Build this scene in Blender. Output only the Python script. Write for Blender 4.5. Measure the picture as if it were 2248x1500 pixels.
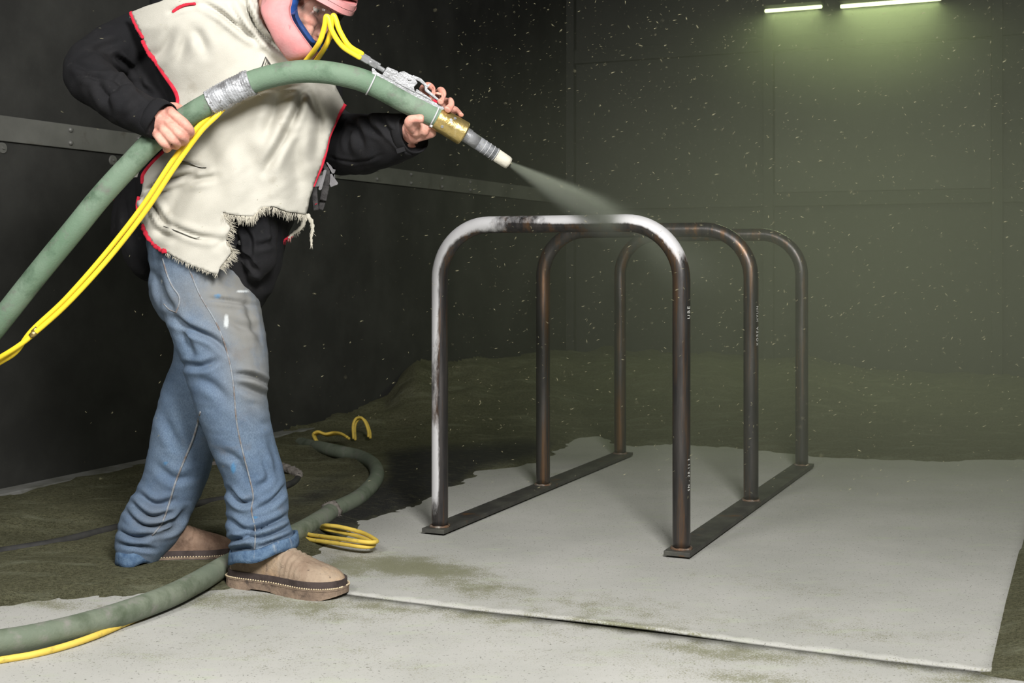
import bpy, bmesh, math, random
import numpy as np
from mathutils import Vector, Matrix, geometry
random.seed(7); rng = np.random.default_rng(7)
for o in list(bpy.data.objects): bpy.data.objects.remove(o)
SC = bpy.context.scene; COL = SC.collection
# ------------------------------------------------------------------ camera
F, CX, HY, H = 2860.0, 1124.0, 578.0, 0.835      # focal length in px, principal point, eye height in metres
cam_d = bpy.data.cameras.new('camera'); cam = bpy.data.objects.new('camera', cam_d); COL.objects.link(cam)
cam.location = (0, 0, H); cam.rotation_euler = (math.pi/2, 0, 0)
cam_d.sensor_width = 36; cam_d.lens = 36*F/2248; cam_d.shift_y = -(750-HY)/2248
cam_d.clip_start = .05; cam_d.clip_end = 60
cam_d.dof.use_dof = True; cam_d.dof.focus_distance = 3.5; cam_d.dof.aperture_fstop = 9
SC.camera = cam
# ------------------------------------------------------------------ world, lamps, exposure
w = bpy.data.worlds.new('world'); SC.world = w; w.use_nodes = True
w.node_tree.nodes['Background'].inputs[0].default_value = (.55, .6, .5, 1)
w.node_tree.nodes['Background'].inputs[1].default_value = .018
def area(name, loc, aim, size, power, col=(1, 1, 1)):
    d = bpy.data.lights.new(name, 'AREA'); d.shape = 'SQUARE'; d.size = size; d.energy = power; d.color = col
    o = bpy.data.objects.new(name, d); COL.objects.link(o); o.location = loc
    o.rotation_euler = (Vector(aim)-Vector(loc)).to_track_quat('-Z', 'Y').to_euler(); return o
area('strobe_key', (.52, .4, 2.45), (-.5, 3.4, .5), .75, 150, (1, .985, .96))
area('strobe_fill', (-1.5, 1.0, 2.35), (-.75, 3.5, .75), .7, 42, (1, .98, .95))
SC.cycles.max_bounces = 6; SC.cycles.diffuse_bounces = 3; SC.cycles.glossy_bounces = 3; SC.cycles.volume_step_rate = 1.0; SC.cycles.volume_max_steps = 96; SC.cycles.adaptive_threshold = .045
vs = SC.view_settings
vs.view_transform = 'Standard'; vs.look = 'None'; vs.gamma = 1; vs.use_curve_mapping = False; vs.exposure = 0.35
SC.display_settings.display_device = 'sRGB'
# ------------------------------------------------------------------ helpers
def P(px, py, Y): return Vector(((px-CX)/F*Y, Y, H-(py-HY)/F*Y))
def G(px, py, z=0.0):
    Y = F*(H-z)/(py-HY); return Vector(((px-CX)/F*Y, Y, z))
TH = math.radians(24); U = Vector((math.sin(TH), math.cos(TH), 0)); V = Vector((math.cos(TH), -math.sin(TH), 0)); Z = Vector((0, 0, 1))
def lin(c): return tuple((v/255/12.92 if v/255 <= .04045 else ((v/255+.055)/1.055)**2.4) for v in c)
def projpx(p):
    return CX+F*p[:, 0]/p[:, 1], HY-F*(p[:, 2]-H)/p[:, 1]
def tag(o, label=None, cat=None, group=None, kind=None):
    if label: o['label'] = label
    if cat: o['category'] = cat
    if group: o['group'] = group
    if kind: o['kind'] = kind
    return o
ORI = {}
def empty(name, loc, label, cat, **k):
    o = bpy.data.objects.new(name, None); COL.objects.link(o); o.location = loc; o.empty_display_size = .1
    ORI[o] = Vector(loc); tag(o, label, cat, **k); return o
def link(name, me, mat, parent=None, base=None, smooth=True):
    """mesh given in world coordinates -> object; origin follows the root thing"""
    o = bpy.data.objects.new(name, me); COL.objects.link(o)
    if mat is not None:
        me.materials.clear(); me.materials.append(mat)
    off = ORI[parent] if parent is not None else Vector(base if base is not None else (0, 0, 0))
    if off.length > 0: me.transform(Matrix.Translation(-off))
    if parent is not None: o.parent = parent
    else: o.location = off
    ORI[o] = off
    if smooth and len(me.polygons): me.polygons.foreach_set('use_smooth', [True]*len(me.polygons))
    me.update(); return o
def bm_mesh(bm, name='m'):
    bmesh.ops.recalc_face_normals(bm, faces=bm.faces)
    me = bpy.data.meshes.new(name); bm.to_mesh(me); bm.free(); return me
def spline(pts, n=8):
    """Catmull-Rom through N-dim points"""
    a = np.array(pts, float)
    if len(a) < 3: return np.array([a[0]+(a[-1]-a[0])*t for t in np.linspace(0, 1, n+1)])
    e = np.vstack([2*a[0]-a[1], a, 2*a[-1]-a[-2]]); out = []
    for i in range(1, len(e)-2):
        p0, p1, p2, p3 = e[i-1], e[i], e[i+1], e[i+2]
        for k in range(n):
            t = k/n
            out.append(.5*((2*p1)+(-p0+p2)*t+(2*p0-5*p1+4*p2-p3)*t*t+(-p0+3*p1-3*p2+p3)*t**3))
    out.append(a[-1]); return np.array(out)
def tube(bm, pts, rad, n=16, caps=True, ref=None, rnd=True):
    """pts: points; rad: list of r or (ra, rb); ref: fixed depth axis (ra in the plane across it, rb along it)"""
    pts = [Vector(p) for p in pts]; m = len(pts)
    rad = [(r, r) if not hasattr(r, '__len__') else tuple(r) for r in (rad if hasattr(rad, '__len__') else [rad]*m)]
    rings = []; prev = None
    def ring(c, s, d, ra, rb): return [bm.verts.new(c+s*(ra*math.cos(2*math.pi*k/n))+d*(rb*math.sin(2*math.pi*k/n))) for k in range(n)]
    fr = []
    for i in range(m):
        t = (pts[min(i+1, m-1)]-pts[max(i-1, 0)]).normalized()
        if ref is not None:
            s = t.cross(Vector(ref)); s = s.normalized() if s.length > 1e-4 else Vector((1, 0, 0)); d = s.cross(t).normalized()
        else:
            if prev is None: s = t.cross(Vector((0, 0, 1)) if abs(t.z) < .9 else Vector((1, 0, 0))).normalized()
            else: s = (prev-t*prev.dot(t)).normalized()
            d = t.cross(s).normalized(); prev = s
        fr.append((t, s, d))
    for i in range(m):
        t, s, d = fr[i]
        if caps and rnd and i == 0:
            for q in (.35, .75): 
                c = math.sqrt(1-(1-q)**2) if q < 1 else 1
                rings.append(ring(pts[0]-t*min(rad[0])*(1-q), s, d, rad[0][0]*c, rad[0][1]*c))
        rings.append(ring(pts[i], s, d, *rad[i]))
        if caps and rnd and i == m-1:
            for q in (.75, .35):
                c = math.sqrt(1-(1-q)**2)
                rings.append(ring(pts[i]+t*min(rad[i])*(1-q), s, d, rad[i][0]*c, rad[i][1]*c))
    for a, b in zip(rings[:-1], rings[1:]):
        for k in range(n): bm.faces.new((a[k], a[(k+1) % n], b[(k+1) % n], b[k]))
    if caps:
        bm.faces.new(rings[0][::-1]); bm.faces.new(rings[-1])
    return rings
def limb(bm, rows, n=6, seg=24, caps=True, rnd=True):
    """rows (px, py, Y, half width in px, half depth in m): a limb traced in the photo at its own depth"""
    s = spline(rows, n)
    return tube(bm, [P(r[0], r[1], r[2]) for r in s], [(r[3]*r[2]/F, r[4]) for r in s], seg, caps, ref=(0, 1, 0), rnd=rnd)
def ball(bm, c, r, rot=None, seg=20):
    m = Matrix.Translation(Vector(c)) @ ((rot.to_4x4() if rot is not None else Matrix.Identity(4)) @ Matrix.Diagonal((*(r if hasattr(r, '__len__') else (r, r, r)), 1)))
    bmesh.ops.create_uvsphere(bm, u_segments=seg, v_segments=seg//2+2, radius=1, matrix=m)
def box(bm, c, ax, half, bev=0):
    """oriented box: centre, three axes, half sizes"""
    c = Vector(c); vs_ = []
    for i in (-1, 1):
        for j in (-1, 1):
            for k in (-1, 1): vs_.append(bm.verts.new(c+ax[0]*half[0]*i+ax[1]*half[1]*j+ax[2]*half[2]*k))
    f = [(0, 1, 3, 2), (4, 6, 7, 5), (0, 4, 5, 1), (2, 3, 7, 6), (0, 2, 6, 4), (1, 5, 7, 3)]
    fs = [bm.faces.new([vs_[q] for q in t]) for t in f]
    if bev:
        ed = {e for x in fs for e in x.edges}
        bmesh.ops.bevel(bm, geom=list(ed), offset=bev, segments=2, affect='EDGES', profile=.5)
def eval_mesh(me, mods):
    o = bpy.data.objects.new('tmp', me); COL.objects.link(o)
    for t, kw in mods:
        md = o.modifiers.new(t, t)
        for k, v in kw.items(): setattr(md, k, v)
    dg = bpy.context.evaluated_depsgraph_get(); dg.update()
    r = bpy.data.meshes.new_from_object(o.evaluated_get(dg))
    bpy.data.objects.remove(o); return r
def remesh(bm, vox, smooth=4):
    me = bm_mesh(bm)
    return eval_mesh(me, [('REMESH', dict(mode='VOXEL', voxel_size=vox)), ('SMOOTH', dict(factor=.5, iterations=smooth))])
def coords(me):
    a = np.empty(len(me.vertices)*3); me.vertices.foreach_get('co', a); return a.reshape(-1, 3)
def normals(me):
    a = np.empty(len(me.vertices)*3); me.vertices.foreach_get('normal', a); return a.reshape(-1, 3)
def setco(me, a): me.vertices.foreach_set('co', np.ascontiguousarray(a).ravel()); me.update()
def wob(p, f, seed, k=7):
    """smooth vectorised noise in about -1..1"""
    r = np.random.default_rng(seed); d = r.normal(size=(k, p.shape[1])); d /= np.linalg.norm(d, axis=1)[:, None]
    fr = f*r.uniform(.6, 1.6, k); ph = r.uniform(0, 6.28, k)
    w1 = np.sin((p@d.T)*fr+ph+1.7*np.sin((p@np.roll(d, 1, 0).T)*fr*.53+ph[::-1])); return w1.sum(1)/math.sqrt(k)/1.1
def polydist(x, y, pl):
    best = np.full(x.shape, 1e9); tt = np.zeros(x.shape); pl = np.array(pl, float)
    L = np.concatenate([[0], np.cumsum(np.linalg.norm(np.diff(pl, axis=0), axis=1))])
    for i in range(len(pl)-1):
        a, b = pl[i], pl[i+1]; ab = b-a; l2 = (ab**2).sum()+1e-9
        t = np.clip(((x-a[0])*ab[0]+(y-a[1])*ab[1])/l2, 0, 1)
        d = np.hypot(x-a[0]-t*ab[0], y-a[1]-t*ab[1]); m = d < best
        best = np.where(m, d, best); tt = np.where(m, (L[i]+t*math.sqrt(l2))/L[-1], tt)
    return best, tt
def inpoly(x, y, poly):
    r = np.zeros(x.shape, bool); n = len(poly); j = n-1
    for i in range(n):
        xi, yi = poly[i]; xj, yj = poly[j]
        c = ((yi > y) != (yj > y)) & (x < (xj-xi)*(y-yi)/(yj-yi+1e-12)+xi); r ^= c; j = i
    return r
def fold(me, lines, face=True):
    """press creases (polyline px, width px, depth m) into the cloth along its normals"""
    a = coords(me); nn = normals(me); x, y = projpx(a); dis = np.zeros(len(a))
    lines = [(p_, w_, d_*1.3) for p_, w_, d_ in lines]
    for pl, wd, dp in lines:
        pl = spline(pl, 5) if len(pl) > 2 else np.array(pl, float)
        d, t = polydist(x, y, pl); tp = np.clip(np.sin(np.pi*np.clip(t, .02, .98))**.6, 0, 1)
        dis += tp*dp*(-np.exp(-(d/wd)**2)+.55*np.exp(-((d-2.0*wd)/(wd*1.1))**2))
    if face: dis *= np.clip(-nn[:, 1]*2+.5, 0, 1)
    setco(me, a+nn*dis[:, None])
def vattr(me, name, val):
    at = me.attributes.new(name, 'FLOAT', 'POINT'); at.data.foreach_set('value', np.ascontiguousarray(val, dtype=np.float32))
def smoothstep(a, b, x):
    t = np.clip((x-a)/(b-a), 0, 1); return t*t*(3-2*t)
# ------------------------------------------------------------------ materials
class N:
    def __init__(s, name):
        s.m = bpy.data.materials.new(name); s.m.use_nodes = True; s.t = s.m.node_tree; s.b = s.t.nodes['Principled BSDF']
        s.out = s.t.nodes['Material Output']
    def n(s, t, **k):
        q = s.t.nodes.new(t)
        for a, v in k.items():
            if a.startswith('i_'):
                key = a[2:]; q.inputs[int(key) if key.isdigit() else key].default_value = v
            else: setattr(q, a, v)
        return q
    def l(s, a, b): s.t.links.new(a, b)
    def pos(s, scale=(1, 1, 1)):
        g = s.n('ShaderNodeTexCoord'); mp = s.n('ShaderNodeMapping'); mp.inputs['Scale'].default_value = scale
        s.l(g.outputs['Object'], mp.inputs['Vector']); return mp.outputs[0]
    def noise(s, scale, detail=4, rough=.6, stretch=(1, 1, 1), lo=.3, hi=.7):
        x = s.n('ShaderNodeTexNoise'); x.inputs['Scale'].default_value = scale; x.inputs['Detail'].default_value = detail
        x.inputs['Roughness'].default_value = rough; s.l(s.pos(stretch), x.inputs['Vector'])
        r = s.n('ShaderNodeMapRange'); r.inputs['From Min'].default_value = lo; r.inputs['From Max'].default_value = hi
        s.l(x.outputs['Fac'], r.inputs['Value']); return r.outputs[0]
    def mix(s, f, a, b):
        x = s.n('ShaderNodeMix', data_type='RGBA')
        if hasattr(f, 'links'): s.l(f, x.inputs[0])
        else: x.inputs[0].default_value = f
        for v, i in ((a, 6), (b, 7)):
            if hasattr(v, 'links'): s.l(v, x.inputs[i])
            else: x.inputs[i].default_value = (*v, 1)
        return x.outputs[2]
    def math(s, op, a, b=0.5):
        x = s.n('ShaderNodeMath', operation=op)
        for v, i in ((a, 0), (b, 1)):
            if hasattr(v, 'links'): s.l(v, x.inputs[i])
            else: x.inputs[i].default_value = v
        return x.outputs[0]
    def attr(s, name):
        x = s.n('ShaderNodeAttribute', attribute_name=name); return x.outputs['Fac']
    def bump(s, h, strength, dist=.01):
        x = s.n('ShaderNodeBump'); x.inputs['Strength'].default_value = strength; x.inputs['Distance'].default_value = dist
        s.l(h, x.inputs['Height']); s.l(x.outputs[0], s.b.inputs['Normal'])
    def set(s, col=None, rough=.7, metal=0, spec=.5):
        if col is not None:
            if hasattr(col, 'links'): s.l(col, s.b.inputs['Base Color'])
            else: s.b.inputs['Base Color'].default_value = (*col, 1)
        if hasattr(rough, 'links'): s.l(rough, s.b.inputs['Roughness'])
        else: s.b.inputs['Roughness'].default_value = rough
        if hasattr(metal, 'links'): s.l(metal, s.b.inputs['Metallic'])
        else: s.b.inputs['Metallic'].default_value = metal
        s.b.inputs['Specular IOR Level'].default_value = spec; return s.m
def simple(name, a, b=None, scale=12, rough=.7, metal=0, bump=.15, bscale=250, bdist=.002, stretch=(1, 1, 1), lo=.3, hi=.7, spec=.4):
    k = N(name); c = k.mix(k.noise(scale, 5, .6, stretch, lo, hi), a, b) if b else a
    k.set(c, rough, metal, spec)
    if bump: k.bump(k.noise(bscale, 3, .6, stretch), bump, bdist)
    return k.m
def wear(name, layers, rough=.8, metal=0, bump=.2, bscale=300, bdist=.002, spec=.3):
    """layers: base colour then (colour, scale, lo, hi, stretch)"""
    k = N(name); c = layers[0]
    for col, sc_, lo, hi, st in layers[1:]: c = k.mix(k.noise(sc_, 5, .62, st, lo, hi), c, col)
    k.set(c, rough, metal, spec)
    if bump: k.bump(k.noise(bscale, 3, .6), bump, bdist)
    return k.m
one = (1, 1, 1)
M_wall = wear('black_rubber_lining', [(.028, .028, .026), ((.05, .05, .046), 3, .4, .75, one), ((.1, .1, .09), 160, .66, .8, one)], .75, bump=.12, bscale=120)
M_wall2 = wear('grey_steel_panel', [(.028, .029, .026), ((.038, .039, .034), 2, .35, .7, one), ((.07, .07, .055), 120, .68, .8, one)], .75, bump=.1, bscale=90)
M_strip = wear('galvanised_strip', [(.2, .2, .185), ((.13, .13, .12), 4, .35, .7, one), ((.09, .07, .05), 6, .6, .75, one)], .5, .3, .1)
M_ledge = wear('dusty_ledge', [(.22, .22, .21), ((.12, .12, .1), 9, .4, .7, one)], .85)
M_dark = simple('dark_ceiling', (.03, .03, .028), (.045, .045, .04), 2)
M_floor = wear('concrete', [(.3, .3, .28), ((.12, .125, .085), 5, .35, .65, one), ((.06, .06, .04), 90, .55, .75, one)], .9)
M_steel = None
# ------------------------------------------------------------------ setting
def slab(name, pts, z0, z1, mat, kind='structure'):
    bm = bmesh.new(); lo = [bm.verts.new((p[0], p[1], z0)) for p in pts]; hi = [bm.verts.new((p[0], p[1], z1)) for p in pts]
    bm.faces.new(lo[::-1]); bm.faces.new(hi); n = len(pts)
    for i in range(n): bm.faces.new((lo[i], lo[(i+1) % n], hi[(i+1) % n], hi[i]))
    o = link(name, bm_mesh(bm), mat, smooth=False)
    if kind: o['kind'] = kind
    return o
W0 = Vector((-1.84, 4.68, 0))                              # a point on the foot of the side wall
corner = W0+U*5.58
HC = 2.95
floor = slab('floor', [W0-U*6-V*.3, corner+U*.3-V*.3, corner+V*7+U*.3, W0-U*6+V*7], -.12, 0, M_floor)
def wallbox(name, a, dirv, length, nrm, mat, z0=0, z1=HC, th=.12):
    bm = bmesh.new(); c = a+dirv*length/2-nrm*th/2+Z*((z0+z1)/2)
    box(bm, c, (dirv, nrm, Z), (length/2, th/2, (z1-z0)/2)); o = link(name, bm_mesh(bm), mat, smooth=False); o['kind'] = 'structure'; return o
wl = wallbox('wall_left', W0-U*6, U, 11.58, V, M_wall)
wb = wallbox('wall_back', corner, V, 7, -U, M_wall2)
wr = wallbox('wall_right', corner+V*5.2, -U, 11.5, -V, M_wall2)
ceil = slab('ceiling', [W0-U*6-V*.1, corner+U*.1-V*.1, corner+V*5.3+U*.1, W0-U*6+V*5.3], HC, HC+.1, M_dark)
# steel rail bolted along the side wall, its bolts, the round washers below
bm = bmesh.new(); box(bm, W0+U*2.29+V*.006+Z*1.32, (U, V, Z), (3.29, .006, .046), .002)
rail = link('steel_rail', bm_mesh(bm), M_strip, wl, smooth=False)
bm = bmesh.new(); ball(bm, (0, 0, 0), (.011, .011, .011), seg=10)
bolt_me = bm_mesh(bm); 
k_ = 0
def on_wall(px, py):
    r = (px-CX)/F; t = (r*W0.y-W0.x)/(U.x-r*U.y); q = W0+U*t; return Vector((q.x, q.y, H-(py-HY)/F*q.y))
for i in range(11):
    t = -.05+.39*i
    for dz in (.026, -.024):
        o = bpy.data.objects.new('bolt', bolt_me); COL.objects.link(o); o.parent = rail
        o.location = W0+U*t+V*.013+Z*(1.32+dz)
bolt_me.materials.append(M_strip)
for px, py in ((4, 325), (247, 352)):
    q = on_wall(px, py); bm = bmesh.new()
    tube(bm, [q, q+V*.006], [.021, .019], 20, rnd=False); tube(bm, [q+V*.004, q+V*.012], [.007, .006], 8, rnd=False)
    link('washer', bm_mesh(bm), M_strip, wl, smooth=False)
bm = bmesh.new(); box(bm, W0+U*2.0+V*.045+Z*.012, (U, V, Z), (3.6, .045, .012), .003)
bb = link('baseboard_left', bm_mesh(bm), M_ledge, smooth=False); bb['kind'] = 'structure'
# framing of the end wall: posts, rails and inset sheets
bt = lambda px: ((px-CX)/F*corner.y-corner.x)/(V.x-(px-CX)/F*V.y)
def wz(px, py): q = corner+V*bt(px); return H-(py-HY)/F*q.y
for px in (1256, 1690, 2190):
    t = bt(px); bm = bmesh.new(); box(bm, corner+V*t-U*.03+Z*HC/2, (V, U, Z), (.035, .03, HC/2), .004)
    link('post', bm_mesh(bm), M_wall2, wb, smooth=False)
for py, hh in ((440, .045), (98, .05)):
    z = wz(1690, py); bm = bmesh.new(); box(bm, corner+V*2.6-U*.02+Z*z, (V, U, Z), (2.55, .02, hh), .004)
    link('rail', bm_mesh(bm), M_wall2, wb, smooth=False)
for a, b in ((1690, 2190),):
    t0, t1 = bt(a)+.04, bt(b)-.04; bm = bmesh.new(); z0, z1 = wz(1690, 430), wz(1690, 112)
    box(bm, corner+V*((t0+t1)/2)-U*.008+Z*((z0+z1)/2), (V, U, Z), ((t1-t0)/2, .008, (z1-z0)/2-.02), .002)
    link('panel', bm_mesh(bm), simple('pale_panel', (.05, .051, .045), (.04, .041, .037), 3), wb, smooth=False)
# ------------------------------------------------------------------ mats on the floor
def gritmat():
    k = N('olive_grit'); base = k.mix(k.noise(9, 6, .65, one, .3, .72), lin((120, 118, 94)), lin((94, 93, 73)))
    fine = k.noise(420, 2, .7, one, .35, .68); c = k.mix(fine, base, lin((142, 141, 112)))
    c = k.mix(k.noise(700, 1, .5, one, .58, .68), c, lin((40, 40, 24))); c = k.mix(k.math('MULTIPLY', k.noise(110, 2, .8, one, .42, .66), .6), c, lin((58, 58, 36))); c = k.mix(k.math('MULTIPLY', k.noise(75, 2, .8, one, .5, .72), .5), c, lin((150, 150, 116)))
    pale = k.math('MULTIPLY', k.noise(5, 5, .7, (1, 3, 1), .52, .75), .55); c = k.mix(pale, c, lin((168, 172, 146)))
    dk = k.math('MULTIPLY', k.attr('bare'), k.noise(30, 5, .65, (1, 2, 1), .1, .5)); c = k.mix(dk, c, lin((66, 66, 64)))
    k.set(c, .95, 0, .1); k.bump(k.noise(150, 5, .8), .9, .008); return k.m
M_grit = gritmat()
def matmat():
    k = N('grey_blast_mat'); c = k.mix(k.noise(2.2, 5, .6, one, .3, .7), lin((166, 166, 160)), lin((183, 182, 177)))
    c = k.mix(k.noise(7, 4, .6, (1, 3, 1), .55, .8), c, lin((176, 181, 163)))
    sp = k.noise(170, 2, .6, one, .64, .7); c = k.mix(k.math('MULTIPLY', sp, .8), c, lin((78, 78, 66)))
    d = k.attr('dust'); nz = k.noise(260, 3, .75, one, .25, .75)
    d2 = k.math('MULTIPLY', d, 1.0); m = k.n('ShaderNodeMapRange'); s = k.math('ADD', d2, k.math('MULTIPLY', k.math('SUBTRACT', nz, .5), .9))
    s = k.math('ADD', s, k.math('MULTIPLY', k.math('SUBTRACT', k.noise(14, 4, .6), .5), .35))
    k.l(s, m.inputs['Value']); m.inputs['From Min'].default_value = .32; m.inputs['From Max'].default_value = .62
    c = k.mix(k.math('MULTIPLY', m.outputs[0], .85), c, k.mix(nz, lin((92, 92, 64)), lin((134, 134, 104))))
    k.set(c, .88, 0, .25); k.bump(k.noise(300, 3, .7), .3, .002); return k.m
M_mat = matmat()
DUST = [  # (px, py, rx, ry, strength) thin drifts of grit lying on the mats
    (900, 1245, 190, 26, .85), (1040, 1290, 160, 30, .55), (760, 1245, 80, 24, .75), (620, 1330, 220, 30, .6), (470, 1320, 170, 30, .5), (820, 1330, 160, 18, .6),
    (1060, 1352, 200, 15, .62), (1330, 1372, 240, 16, .6), (1600, 1432, 230, 22, .62), (1900, 1452, 260, 12, .55), (1150, 1385, 250, 18, .3),
    (1650, 1490, 220, 26, .5), (2120, 1500, 120, 25, .5), (60, 1320, 220, 16, .6), (1330, 1340, 420, 45, .36), (1850, 1380, 300, 40, .32),
    (1750, 1290, 300, 24, .28), (1230, 1045, 70, 22, .3), (250, 1430, 300, 40, .26), (700, 1440, 500, 50, .24), (1500, 1460, 600, 50, .28), (2160, 1480, 60, 20, .5)]
def dust_at(x, y):
    v = np.zeros(x.shape)
    for px, py, rx, ry, s in DUST:
        d = np.sqrt(((x-px)/rx)**2+((y-py-(x-px)*.1)/ry)**2); v = np.maximum(v, s*np.exp(-d**2*.9))
    return v
def mat_sheet(name, poly, th, label, step=.03, curl=None):
    """poly in ground xy, a slab cut from a fine grid so it can carry a dust map"""
    pts = []
    for i in range(len(poly)):
        a, b = Vector(poly[i]), Vector(poly[(i+1) % len(poly)]); n = max(1, int((b-a).length/step))
        for k in range(n): pts.append(a+(b-a)*k/n)
    nb = len(pts); xs = [p.x for p in pts]; ys = [p.y for p in pts]
    gx, gy = np.meshgrid(np.arange(min(xs), max(xs), step), np.arange(min(ys), max(ys), step)); gx = gx.ravel(); gy = gy.ravel()
    ins = inpoly(gx, gy, [(p.x, p.y) for p in pts]); bd, _ = polydist(gx, gy, [(p.x, p.y) for p in pts]+[(pts[0].x, pts[0].y)])
    keep = ins & (bd > step*.6)
    vv = [Vector((p.x, p.y)) for p in pts]+[Vector((a, b)) for a, b in zip(gx[keep], gy[keep])]
    r = geometry.delaunay_2d_cdt(vv, [(i, (i+1) % nb) for i in range(nb)], [], 1, 1e-6)
    me = bpy.data.meshes.new(name); co = np.array([(v.x, v.y, th) for v in r[0]])
    if curl is not None: co[:, 2] += curl(co)
    me.from_pydata([tuple(c) for c in co], [], [tuple(f) for f in r[2]]); x, y = projpx(coords(me)); vattr(me, 'dust', dust_at(x, y))
    o = link(name, me, M_mat); md = o.modifiers.new('thick', 'SOLIDIFY'); md.thickness = th*.95; md.offset = -1
    tag(o, label, 'floor mat'); return o
e0 = G(300, 1252); e1 = G(2176, 1482); ed = (e1-e0).normalized()
fl = e0-ed*.9; frp = e1
rdir = (G(2241, 1215)-e1).normalized()
mat_main = mat_sheet('blast_mat', [fl.xy, frp.xy, (e1+rdir*3.6).xy, (fl+rdir*3.3).xy], .007, 'large grey rubber mat lying under the bike rack',
    curl=lambda c: .006*np.exp(-(polydist(c[:, 0], c[:, 1], [fl.xy, frp.xy])[0]/.02)**2)*np.clip(.25+.75*np.sin(c[:, 0]*6.1)*np.sin(c[:, 0]*2.3+1), 0, 1))
gap = Vector((ed.y, -ed.x, 0))*.004
mat_front = mat_sheet('blast_mat', [(fl+gap).xy, (frp+gap+ed*.02).xy, (e1+ed*.9+gap).xy, (e1+ed*.9-rdir*1.4).xy, (fl-rdir*1.4-ed*.2).xy], .003, 'pale grey mat across the floor in front of the boots', .04)
# ------------------------------------------------------------------ drifts of grit (one uncountable mass)
BARE = [(-500, 1362), (0, 1336), (60, 1328), (100, 1318), (200, 1308), (330, 1300), (480, 1290), (600, 1262), (690, 1222), (740, 1186), (800, 1152), (860, 1130), (920, 1106), (960, 1086), (1000, 1068), (1035, 1043), (1080, 1033), (1130, 1028), (1175, 1019), (1195, 1006), (1235, 985), (1275, 966), (1310, 962), (1345, 974), (1390, 984), (1480, 979), (1600, 986), (1740, 1001), (1900, 1013), (2100, 1016), (2260, 1012), (2420, 1010), (2241, 1215), (2212, 1330), (2179, 1482), (2300, 1500), (2500, 1640), (-700, 1800)]
step = .022
gx, gy = np.meshgrid(np.arange(-2.6, 4.4, step), np.arange(2.2, 10.2, step)); sh = gx.shape; gx = gx.ravel(); gy = gy.ravel()
bp = [tuple(G(*q).xy) for q in BARE]; inside = inpoly(gx, gy, bp); bd, _ = polydist(gx, gy, bp+[bp[0]])
p2 = np.stack([gx, gy], 1)
rag = 1-smoothstep(2080, 2170, CX+F*gx/gy)*(gy < F*H/(1030-HY))
sd = np.where(inside, -bd, bd)+rag*(.022*wob(p2, 22, 3)+.012*wob(p2, 60, 4)+.006*wob(p2, 150, 5))
pxg = CX+F*gx/gy
foot = np.interp(pxg, [600, 760, 880, 1000, 1150, 1300, 1500, 1900, 2300], [960, 950, 955, 975, 978, 968, 985, 1015, 1020])
Yf = F*H/(foot-HY)
crest_y = np.interp(pxg, [600, 740, 800, 850, 880, 915, 960, 1040, 1100, 1190, 1280, 1350, 1450, 1560, 1700, 1780, 1900, 2000, 2250, 2600], [960, 925, 905, 880, 832, 806, 814, 804, 814, 803, 812, 806, 815, 808, 832, 823, 846, 860, 866, 870])
Yc = np.interp(pxg, [600, 740, 870, 1000, 1300, 1700, 2300], [6.3, 6.7, 7.3, 7.7, 8.0, 7.8, 7.4])
hc = H-(crest_y-HY)/F*Yc
ramp = smoothstep(0, 1, (gy-Yf)/(Yc-Yf))
mound = hc*ramp*np.where(gy > Yc, 1-.12*smoothstep(0, 1.2, gy-Yc), 1)
mound = np.maximum(mound, 0)+ramp*(.03*wob(p2, 4.5, 8)*(gy < Yc-.3)+.012*wob(p2, 14, 9))
thin = np.clip(sd*.22, -.03, .016)+(sd > 0)*np.clip(sd*1.5, 0, 1)*(.012*np.maximum(wob(p2*[1, 2.0], 5.5, 11), -.5)+.006*wob(p2, 17, 12)+.0025*wob(p2, 70, 13))
hgt = thin+mound*np.clip(sd*3, 0, 1)
hgt += .008
# the drift thins out against the foot of the wall, leaving the ledge bare
dw = (gx-W0.x)*V.x+(gy-W0.y)*V.y
far = smoothstep(6.0, 6.8, gy)
hgt = np.where(dw < .10+.03*wob(p2, 9, 15), np.minimum(hgt, .02+.2*far*hgt/.2), hgt)
xx, yy = projpx(np.stack([gx, gy, hgt], 1))
DARK = [(700, 1128), (770, 1082), (850, 1052), (850, 992), (930, 980), (1040, 976), (1150, 966), (1215, 972), (1190, 998), (1120, 1016), (1050, 1030), (1000, 1075), (900, 1120), (800, 1150), (690, 1180)]
di = inpoly(xx, yy, DARK); dd, _ = polydist(xx, yy, DARK+[DARK[0]]); bare = np.clip(np.where(di, .5+dd/28, .5-dd/14), 0, 1)
for px, py, rx, ry, s in ((690, 1090, 70, 16, .8), (640, 1140, 60, 14, .5), (720, 1055, 60, 12, .5)):
    bare = np.maximum(bare, s*np.exp(-((xx-px)/rx)**2-((yy-py-(px-xx)*.25)/ry)**2))
idx = np.arange(len(gx)).reshape(sh); q = np.stack([idx[:-1, :-1], idx[:-1, 1:], idx[1:, 1:], idx[1:, :-1]], -1).reshape(-1, 4)
hm = hgt[q].max(1); cpx = pxg[q].mean(1); dwq = dw[q].min(1)
bk = ((gx-corner.x)*U.x+(gy-corner.y)*U.y)[q].max(1)
q = q[(hm > .004) & (cpx > -250) & (cpx < 2700) & (dwq > .0) & (bk < 0)]
used = np.unique(q); mp = -np.ones(len(gx), int); mp[used] = np.arange(len(used))
me = bpy.data.meshes.new('grit'); me.from_pydata(np.stack([gx, gy, hgt], 1)[used].tolist(), [], mp[q].tolist()); vattr(me, 'bare', bare[used])
tag(link('abrasive_grit', me, M_grit), 'olive green blasting grit heaped along the walls', 'grit', kind='stuff')
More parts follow.
